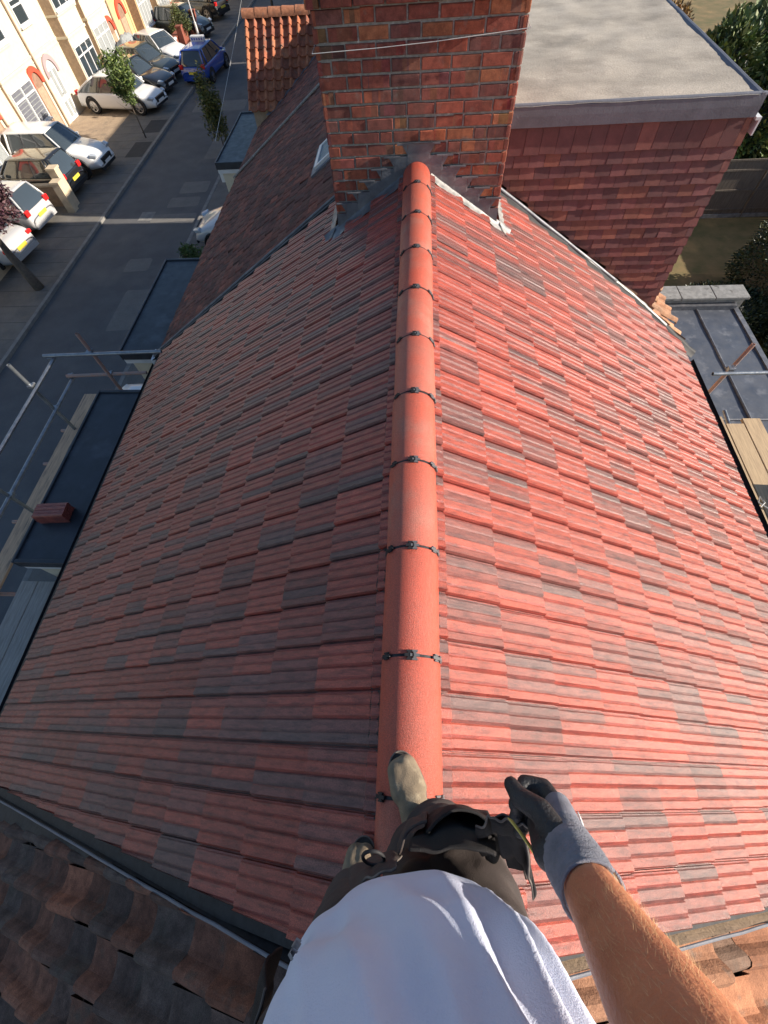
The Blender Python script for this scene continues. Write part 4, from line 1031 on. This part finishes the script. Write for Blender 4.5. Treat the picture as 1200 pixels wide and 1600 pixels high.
    # lamps, grille, plates, mirrors
    for sy in (-1,1):
        hl=MB(); hl.obox((x1-.20,sy*W*.35,hood-.22 if kind!='saloon' else .62),(.13,sy*-.05,-.03),(.02*sy,.10,0),(.04,0,.065)); b_=hl.build('headlight','lampw',T,local=True); q=b_.modifiers.new('b','BEVEL');q.width=.03;q.segments=3
        tl=MB(); tl.obox((x0+.07,sy*W*.385,.86 if kind!='saloon' else .76),(.06,0,0),(0,.12,0),(0,0,.10 if kind!='saloon' else .06)); b_=tl.build('tail_light','lampr',T,local=True); q=b_.modifiers.new('b','BEVEL');q.width=.03;q.segments=3
        mi=MB(); mi.obox((fb-.28,sy*(W/2+.06),belt+.07),(.07,0,0),(0,.09,0),(0,0,.06)); b_=mi.build('wing_mirror','car_'+paint,T,local=True); q=b_.modifiers.new('b','BEVEL');q.width=.03;q.segments=2
    gr=MB(); gr.obox((x1-.035,0,.52),(.05,0,0),(0,.42,0),(0,0,.10)); gr.obox((x1-.02,0,.30),(.03,0,0),(0,.62,0),(0,0,.05)); gr.build('grille','plastic',T,local=True)
    p_=MB(); p_.obox((x1+.022,0,.44),(.006,0,0),(0,.26,0),(0,0,.055)); p_.build('front_plate','platew',T,local=True)
    p_=MB(); p_.obox((x0-.008,0,.62 if kind!='saloon' else .60),(.02,0,0),(0,.26,0),(0,0,.055)); rp_=p_.build('rear_plate','platey',T,local=True)
    bp=MB(); bp.obox((x0+.03,0,.36),(.05,0,0),(0,W*.40,0),(0,0,.07)); bp.build('rear_bumper','plastic' if kind=='suv' else 'car_'+paint,T,local=True)
    return T
D=R
gC='cars parked on the forecourts across the street'
make_car('parked_car','white estate car with big alloy wheels parked nose to road beside the black hatchback','white','suv',(-16.85,23.75,G),D(-4),gC)
make_car('parked_car','sleek white fastback car parked nose to road behind the young green street tree','white','fastback',(-16.45,31.15,G),D(-11),gC)
make_car('parked_car','black car right beside the white fastback, nose to road with pale headlights','black','saloon',(-16.6,33.7,G),D(-14),gC)
make_car('parked_car','dark green black saloon between the black car and the white saloon','green','saloon',(-16.8,36.0,G),D(-20),gC)
make_car('parked_car','white saloon with dark windows parked next to the blue car','white','saloon',(-16.6,38.4,G),D(-27),gC)
make_car('parked_car','dark green hatchback nose to road above the red brick garden wall','green','hatch',(-16.5,43.9,G),D(-20),gC)
make_car('parked_car','black off-road style car with tail lights towards the road, near top edge','black','suv',(-16.7,48.4,G),D(158),gC)
make_car('parked_car','dark car farthest up the street at the top edge','black','hatch',(-15.6,54.5,G),D(160),gC)
make_car('parked_car','black hatchback with red tail lights by the cream posts','black','hatch',(-17.1,21.65,G),D(176),gC)
make_car('parked_car','silver hatchback with a yellow plate, nearer the cream posts, under the purple tree','silver','hatch',(-17.3,18.75,G),D(174),gC)
make_car('parked_car','silver saloon partly hidden by the purple tree at the left edge','silver','saloon',(-17.35,16.45,G),D(172),gC)
BL=make_car('parked_car','bright blue hatchback with a white roof sign standing on the road','blue','hatch',(-13.0,36.1,G-.1),D(84),None)
sg=MB(); sg.obox((-.1,0,1.60),(.14,0,0),(0,.42,0),(0,0,.13)); so_=sg.build('roof_sign','white',BL,local=True); q=so_.modifiers.new('b','BEVEL');q.width=.05;q.segments=3
sg=MB()
for k in range(5): sg.obox((-.245,-.3+k*.15,1.60),(.004,0,0),(0,.05,0),(0,0,.05))
sg.build('sign_lettering','car_blue',so_,local=True)
make_car('parked_car','silver grey car half hidden beyond the neighbour\'s dark roof','silver','hatch',(-6.35,17.2,G),D(180),'cars on the near side of the road')
make_car('parked_car','white car under the scaffold beside the black bay roof','white','hatch',(-7.0,7.25,G),D(180),'cars on the near side of the road')
# bulky covered pile beside the white saloon
mb=MB(); g=[]
for i in range(22):
    r_=[]
    for j in range(22):
        u,v=i/21*2-1,j/21*2-1; d=max(abs(u),abs(v)); z=1.5*max(0,1-d**3)*(1-.35*abs(u))+.10*mn.noise(Vector((i*.5,j*.5,2)))*(1-d)+.05*math.sin(j*2.2)*(1-d)
        r_.append((-18.3+u*.95,38.0+v*1.5,G+z))
    g.append(r_)
mb.sheet(g); tag(mb.build('sheeted_pile','curtain',smooth=False),'pale crumpled sheet draped over a pile beside the white saloon','sheet')
# ---------------------------------------------------------------- the worker
PX=thing('person',(.02,-.33,-.02),'worker seen from above in white T-shirt, dark work trousers and grey glove','person')
V=Vector
bd=MB()
A_el,A_wr=V((.188,-.205,1.31)),V((.190,-.110,1.035))
bd.caps((.02,-.34,.90),(.02,-.345,1.05),.135,.14,20,sq=.8)
bd.caps((.02,-.35,1.05),(.02,-.38,1.36),.135,.145,20,sq=.8)
bd.caps((-.12,-.40,1.43),(.16,-.40,1.43),.065,.065,16)
bd.caps((.02,-.39,1.45),(.02,-.37,1.56),.06,.055,16)
bd.caps((.02,-.355,1.62),(.02,-.33,1.70),.075,.085,20); bd.caps((.02,-.27,1.585),(.02,-.30,1.62),.045,.06,14)
bd.caps((.02,-.243,1.635),(.02,-.232,1.618),.010,.014,8)
for s_ in (-1,1): bd.caps((.02+s_*.085,-.35,1.64),(.02+s_*.088,-.36,1.665),.018,.02,8)
bd.caps((.17,-.40,1.44),A_el,.055,.043,18)
# forearm with muscle swell
P=[A_el,A_el.lerp(A_wr,.18),A_el.lerp(A_wr,.4),A_el.lerp(A_wr,.65),A_el.lerp(A_wr,.88),A_wr,A_el.lerp(A_wr,1.12)]
bd.caps(A_el,A_el+V((0,0,.01)),.041,.04,16)
bd.tube([P[0],P[1]+V((.004,0,0)),P[2]+V((.003,0,0)),P[3],P[4],P[5],P[6]],[(.042,.040),(.047,.044),(.044,.042),(.035,.034),(.0275,.030),(.026,.030),(.026,.030)],24)
# left arm, raised to hold the camera
bd.caps((-.13,-.40,1.44),(-.27,-.28,1.30),.052,.042,16); bd.caps((-.27,-.28,1.30),(-.10,-.12,1.60),.042,.027,16)
bd.caps((-.10,-.12,1.60),(-.085,-.095,1.66),.03,.034,14)
for k in range(4): bd.caps((-.085+.0*k,-.085,1.63+.02*k),(-.05,-.055,1.625+.021*k),.010,.009,8); bd.caps((-.05,-.055,1.625+.021*k),(-.035,-.075,1.62+.021*k),.009,.008,8)
# right hand
Wr=V((.190,-.105,1.02)); Ki=V((.204,-.060,.935)); Kp=V((.197,-.105,.905))
bd.caps(Wr,(Ki+Kp)/2,.026,.026,12)
for (hx,kn,an) in (((.11,-.37,.86),(.105,-.18,.48),(.05,-.225,.10)),((-.07,-.38,.86),(-.105,-.33,.45),(-.15,-.46,-.02))):
    bd.caps(hx,kn,.075,.05,16); bd.caps(kn,an,.05,.035,16)
body=bd.build('body','skin',PX); remesh(body,.0055,8,.5)
def skinbump(co_,no):
    return no*(np.array([mn.noise(V((a*9,b*9,c*4)))*.0016 for a,b,c in co_])[:,None])
displace(body,skinbump)
hr=MB(); hr.caps((.02,-.38,1.665),(.02,-.345,1.725),.085,.088,20); hr.caps((.02,-.42,1.60),(.02,-.40,1.66),.06,.07,14); h_=hr.build('hair','hair',PX); remesh(h_,.008,4)
ah=MB(); rh=random.Random(5)
axd=(A_wr-A_el).normalized()
for k in range(800):
    t=rh.uniform(.12,.97); a=rh.uniform(-.9,2.6); c_=A_el.lerp(A_wr,t); rr=np.interp(t,[0,.18,.4,.65,.88,1],[.041,.0465,.0435,.035,.0285,.0275])
    u=axd.cross(V((0,0,1))).normalized(); v=u.cross(axd); n_=(u*math.cos(a)+v*math.sin(a)); p=c_+n_*(rr-.001)
    d=(axd*rh.uniform(.5,1)+n_*rh.uniform(.15,.4)+u.cross(n_)*rh.uniform(-.3,.3)+axd.cross(n_)*rh.uniform(-.5,.5)).normalized(); w_=axd.cross(n_)*.00016; e=p+d*rh.uniform(.006,.013)
    ah.add([p-w_,p+w_,e],[(0,1,2)])
ah.build('arm_hair','armhair',PX)
# T-shirt
ts=MB()
zk=[.765,.79,.82,.85,.92,1.0,1.1,1.2,1.35,1.43,1.49,1.51]
fr_=[-.215,-.185,-.165,-.156,-.150,-.157,-.178,-.212,-.262,-.295,-.335,-.36]
bk_=[-.49,-.505,-.512,-.515,-.515,-.51,-.505,-.50,-.50,-.49,-.455,-.42]
hw_=[.175,.186,.191,.193,.193,.188,.180,.182,.205,.20,.12,.07]
nT=260; rows=[]
for z in np.linspace(.765,1.51,150):
    f,b,hw=[np.interp(z,zk,q) for q in (fr_,bk_,hw_)]
    row=[]
    for k in range(nT+1):
        t=2*math.pi*k/nT; c,s=math.cos(t),math.sin(t)
        e=.92
        x=math.copysign(abs(c)**e,c)*hw; y=(f+b)/2+math.copysign(abs(s)**e,s)*(f-b)/2
        n=V((c,s*.8,0)).normalized()
        # folds fan out over the right front of the belly
        th=math.degrees(t) if t<math.pi*1.5 else math.degrees(t)-360   # 90 = front, 0 = right side
        mask=1/(1+math.exp((th-126)/9)); mz=min(1,max(0,(z-.83)/.10))
        ph=(th-58)*.36 + (z-1.0)*24 + 1.5*mn.noise(V((th*.02,z*3.5,7)))
        a=math.sin(ph); fold=(a*abs(a)**.3*.5+.5)**1.4*.0140*mask*mz*max(.1,.75+1.0*mn.noise(V((th*.025+3,z*5,1))))
        fold+=.005*mn.noise(V((th*.06,z*11,4)))+.011*min(1,mz)*mn.noise(V((th*.03,z*7,9)))
        if 40<th<165: fold+=.0060*max(0,1-abs(th-100)/65)*math.sin((th-90)*.20+(z-1.02)*34+2*mn.noise(V((th*.015,z*3,11))))*min(1,max(0,(z-.86)/.12))
        if th>105: fold+=.0060*math.sin(z*42+th*.11+1.5*mn.noise(V((th*.04,z*6,2))))*min(1,(th-105)/30)*max(0,mn.noise(V((th*.02,z*3,5)))+.45)
        row.append((.025+x+n.x*fold,y+n.y*fold,z+.002*mn.noise(V((th*.05,z*3,8)))))
    rows.append(row)
ts.sheet(rows)
for sgn,el in ((1,V((.187,-.30,1.385))),(-1,V((-.215,-.32,1.36)))):
    ts.tube([(.02+sgn*.12,-.41,1.43),(.02+sgn*.15,-.395,1.43),el],[.085,.082,.078],28,cap=False)
shirt=ts.build('t_shirt','shirt',PX,smooth=True)
mb=MB()
def shirtpt(th,z,off=.002):
    f,b,hw=[np.interp(z,zk,q) for q in (fr_,bk_,hw_)]; t=R(th); c,s=math.cos(t),math.sin(t)
    return V((.025+math.copysign(abs(c)**.92,c)*(hw+off),(f+b)/2+math.copysign(abs(s)**.92,s)*((f-b)/2+off),z))
g=[]
for i in range(9):
    for j in range(9):
        pass
mb.sheet([[shirtpt(143+i*.55+1.2*math.sin(j*1.3),.925+j*.0042,.0085*(1 if 0<i<5 else .2)) for i in range(6)] for j in range(9)]); mb.build('dirt_mark','stain',shirt,smooth=True)
# trousers
tr=MB()
tr.caps((-.055,-.36,.90),(.095,-.36,.90),.135,.135,24); tr.caps((.02,-.34,.83),(.02,-.36,.96),.14,.15,24)
tr.caps((.11,-.345,.84),(.105,-.195,.50),.105,.088,24); tr.caps((.105,-.195,.50),(.072,-.215,.17),.088,.080,24)
tr.caps((.02,-.30,.74),(.035,-.205,.44),.085,.075,20)
tr.caps((-.07,-.36,.84),(-.105,-.325,.46),.105,.085,24); tr.caps((-.105,-.325,.46),(-.145,-.45,.06),.085,.08,24)
trs=tr.build('trousers','trouser',PX); remesh(trs,.007,8,.5)
def wr_(co_,no):
    d=[]
    for a,b,c in co_:
        p=V((a,b,c)); q=mn.noise(V((a*7,b*7,c*16)))*.012+mn.noise(V((a*18,b*18,c*38+3)))*.006+.006*abs(mn.noise(V((a*10+5,b*10,c*24))))**.5
        cuff=.010*math.sin(c*95+a*30) if c<.36 else 0
        d.append(q+cuff)
    return no*np.array(d)[:,None]
displace(trs,wr_)
def clothsheet(name,P,m_,n=26,th=.004,fold=.012,fr=9,seed=0,parent=None,edge='seam'):
    """P: 3x3 or kxl control grid -> smooth folded sheet"""
    k=len(P); l=len(P[0]); g=[]
    def bern(q,i,t): return math.comb(q,i)*t**i*(1-t)**(q-i)
    for a in range(n+1):
        u=a/n; row=[]
        for b_ in range(n+1):
            v=b_/n; p=V((0,0,0))
            for i in range(k):
                for j in range(l): p+=V(P[i][j])*bern(k-1,i,u)*bern(l-1,j,v)
            q=mn.noise(V((u*4,v*4,seed)))*fold+math.sin(v*fr+u*3+seed)*fold*.4
            p+=V((mn.noise(V((u*3,v*3,seed+5)))*fold*.6,q,mn.noise(V((u*3,v*3,seed+9)))*fold*.6)); row.append(p)
        g.append(row)
    mb=MB(); mb.sheet(g); o=mb.build(name,m_,parent or PX,smooth=True)
    s=o.modifiers.new('s','SOLIDIFY'); s.thickness=th; s.offset=0
    if edge:
        e=MB(); e.tube([p+V((0,.001,.003)) for p in g[0]],.0017,6); e.tube([r[-1]+V((0,.001,.002)) for r in g],.0015,6); e.build('hem',edge,o,smooth=True)
    return o
# holster pockets and flaps that hang from the waist
clothsheet('holster_pocket',[[(-.015,-.150,.79),(-.01,-.115,.80),(.03,-.100,.80)],[(-.02,-.150,.68),(.0,-.095,.70),(.03,-.095,.70)],[(-.02,-.165,.58),(.0,-.125,.58),(.04,-.115,.60)]],'trouser',seed=2,fold=.005,edge=None)
clothsheet('holster_pocket',[[(.03,-.115,.81),(.075,-.060,.80),(.13,-.085,.80),(.185,-.145,.81)],[(.03,-.105,.70),(.08,-.075,.68),(.15,-.07,.70),(.20,-.14,.70)],[(.04,-.12,.60),(.08,-.10,.58),(.15,-.09,.58),(.21,-.16,.60)]],'flap',seed=4,fold=.006,edge=None)
clothsheet('holster_pocket',[[(-.085,-.190,.815),(-.05,-.165,.83),(-.018,-.158,.835)],[(-.10,-.185,.74),(-.05,-.150,.74),(-.01,-.150,.74)],[(-.11,-.20,.66),(-.06,-.17,.66),(-.015,-.17,.66)]],'trouser',seed=6,fold=.006)
clothsheet('holster_pocket',[[(.0,-.135,.84),(.06,-.125,.845),(.13,-.13,.845)],[(.01,-.115,.76),(.07,-.075,.77),(.14,-.095,.77)],[(.03,-.13,.66),(.08,-.08,.66),(.15,-.10,.66)]],'flap',seed=21,fold=.007,edge=None)
clothsheet('tool_pouch',[[(.120,-.085,.885),(.150,-.075,.90),(.172,-.095,.90)],[(.135,-.11,.85),(.185,-.10,.85),(.165,-.13,.86)],[(.155,-.150,.80),(.200,-.165,.80),(.188,-.185,.80)]],'flap',seed=9,fold=.012,fr=5)
clothsheet('tool_pouch',[[(.10,-.10,.86),(.125,-.07,.88),(.15,-.08,.89)],[(.11,-.13,.80),(.15,-.10,.80),(.17,-.11,.82)],[(.13,-.15,.74),(.17,-.15,.74),(.19,-.17,.76)]],'flap',seed=15,fold=.012,fr=5)
clothsheet('tool_pouch',[[(-.19,-.29,.84),(-.20,-.33,.85),(-.20,-.39,.85)],[(-.225,-.30,.76),(-.235,-.34,.76),(-.225,-.40,.76)],[(-.215,-.31,.66),(-.235,-.36,.66),(-.22,-.41,.66)]],'flap',seed=12,fold=.014)
mb=MB(); mb.tube([V((-.055,-.153,.80))+V((.017*math.cos(t),.012*math.sin(t),.02*math.sin(t))) for t in np.linspace(0,2*math.pi,18)],.0028,8); mb.build('ring','plastic',PX,smooth=True)
# boots
def boot(toe,heel,zs,roll=0,ank=None,name='boot'):
    toe=V((*toe,zs));heel=V((*heel,zs)); d=(toe-heel); L=d.length; d.normalize(); s=V((-d.y,d.x,0))
    up=V((math.sin(roll),0,math.cos(roll))); s=(s-up*s.dot(up)).normalized()
    mb=MB()
    st=[(0,.030,.055),(.03,.036,.07),(.25,.036,.085),(.45,.037,.085),(.62,.045,.062),(.78,.049,.050),(.90,.043,.043),(.97,.030,.035)]
    mb.caps(heel+d*.04+up*.045,heel+d*L*.45+up*.055,.040,.048,18); mb.caps(heel+d*L*.35+up*.055,heel+d*L*.72+up*.042,.050,.042,18)
    mb.caps(heel+d*L*.62+up*.044-s*.019,heel+d*(L-.046)+up*.040-s*.012,.040,.038,18); mb.caps(heel+d*L*.62+up*.042+s*.019,heel+d*(L-.050)+up*.040+s*.013,.040,.038,18)
    a=heel+d*L*.22
    mb.caps(a+up*.06,a+up*.17-V((0,0,0)),.044,.046,18)
    o=mb.build(name,'boot',PX); remesh(o,.005,6,.5)
    displace(o,lambda c,n:n*np.array([mn.noise(V((x*40,y*40,z*40)))*.0018 for x,y,z in c])[:,None])
    sl=MB(); out=[]
    for t in np.linspace(0,2*math.pi,40):
        c,q=math.cos(t),math.sin(t); w=.055 if c>.0 else .043
        u=.5+.5*math.copysign(abs(c)**.8,c); out.append(heel+d*(L+.006)*u-d*.003+s*q*(w+.006*c))
    sl.sheet([[p+up*.0 for p in out],[p+up*.016 for p in out]]); n=len(out); sl.add([p+up*.0 for p in out[:-1]],[tuple(range(n-1))[::-1]]); sl.add([p+up*.016 for p in out[:-1]],[tuple(range(n-1))])
    sl.build('sole','sole',o); wl=MB(); wl.tube([p*1.0+up*.018 for p in out],.003,6); wl.build('welt','seam',o)
    return o
boot((-.040,-.012),(.062,-.275),.002)
boot((-.135,-.262),(-.165,-.55),-.112,roll=-.30)
# glove on the right hand
gl=MB()
gl.caps(Wr+V((0,0,.006)),Ki.lerp(Kp,.5),.033,.030,18); gl.caps(Wr.lerp(Ki,.3),Ki,.026,.0185,14); gl.caps(Wr.lerp(Kp,.3),Kp,.026,.017,14)
cv=Wr.lerp(A_el,.10); gl.caps(Wr,cv,.0345,.0335,18)
glo=gl.build('glove','knit',PX); remesh(glo,.0035,5,.5)
def rib(co_,no):
    a=np.array([Wr.x,Wr.y,Wr.z])-np.array(ORG[PX.name]); d=np.array((Ki+Kp)/2-Wr); d/=np.linalg.norm(d); s=(co_-a)@d
    return no*(np.where(s<.045,.0011*np.sin(s*2*math.pi/.0055),0))[:,None]
displace(glo,rib)
mb=MB()
def fchain(pts,rs): 
    for a,b,ra,rb in zip(pts,pts[1:],rs,rs[1:]): mb.caps(a,b,ra,rb,12)
wdv=(Ki-Kp)
for k,(ln,) in enumerate(((1.0,),(1.08,),(1.0,),(.82,))):
    kn=Ki+(Kp-Ki)*(k/3); f=V((-.25,.62,-.74)).normalized(); c=V((-.93,.15,-.20)).normalized(); r_=V((-.45,-.55,.45)).normalized()
    p1=kn+f*.034*ln; p2=p1+c*.027*ln; p3=p2+r_*.022*ln
    fchain([kn,p1,p2,p3],[.0125,.0115,.0105,.0095])
# thumb leaves the side of the palm and points forward
tb=Wr.lerp(Ki,.30)+V((-.016,.010,.004)); fchain([tb,tb+V((-.010,.020,-.016)),V((.148,-.050,.962)),V((.1405,-.036,.950))],[.018,.0155,.0135,.0105])
mb.caps(Wr+V((-.022,.004,-.016)),Ki.lerp(Kp,.5)+V((-.020,0,.005)),.020,.018,14)
gp_=mb.build('glove_palm','rubber',glo); remesh(gp_,.0032,4,.5)
# small printed mark on the glove's back, knit cuff edge
mk=MB()
dH=(Ki-Wr).normalized(); bkn=V((.90,.25,.42)).normalized(); sH=dH.cross(bkn).normalized()
c0=Wr.lerp(Ki,.66)+bkn*.0235+sH*.002
for i in range(4):
    for (a0,b0,a1,b1) in ((0,0,0,1),(0,1,.6,1),(0,0,.6,0),(.6,0,.6,.45))[: (3 if i%2 else 4)]:
        q=lambda a_,b_:c0+dH*(i*.0075+a_*.005-.014)+sH*(b_*.010-.005)
        mk.tube([q(a0,b0),q(a1,b1)],.0008,5)
mk.build('printed_mark','white',glo)
mb=MB(); ax=(A_el-A_wr).normalized(); ctr=Wr.lerp(A_el,.17); u_=ax.orthogonal().normalized(); v_=ax.cross(u_)
mb.tube([ctr+(u_*math.cos(t)+v_*math.sin(t))*.0318 for t in np.linspace(0,2*math.pi,26)],.0022,8); mb.build('cuff_hem','knit',glo,smooth=True)
# yellow strap from the hand back under the forearm
mb=MB(); pts=[V((.140,-.078,.925)),V((.150,-.092,.945)),V((.163,-.112,.965)),V((.171,-.124,.985)),V((.180,-.132,1.0))]
pts2=[]
for i in range(len(pts)-1):
    for t in (0,.33,.66): pts2.append(pts[i].lerp(pts[i+1],t))
pts2.append(pts[-1]); mb.sheet([[p+V((-.0035,.002,.002)) for p in pts2],[p+V((.0035,-.001,-.002)) for p in pts2]])
o=tag(mb.build('strap','yellow',smooth=True),'narrow yellow strap running from the gloved hand under the forearm','strap'); q=o.modifiers.new('s','SOLIDIFY'); q.thickness=.0012
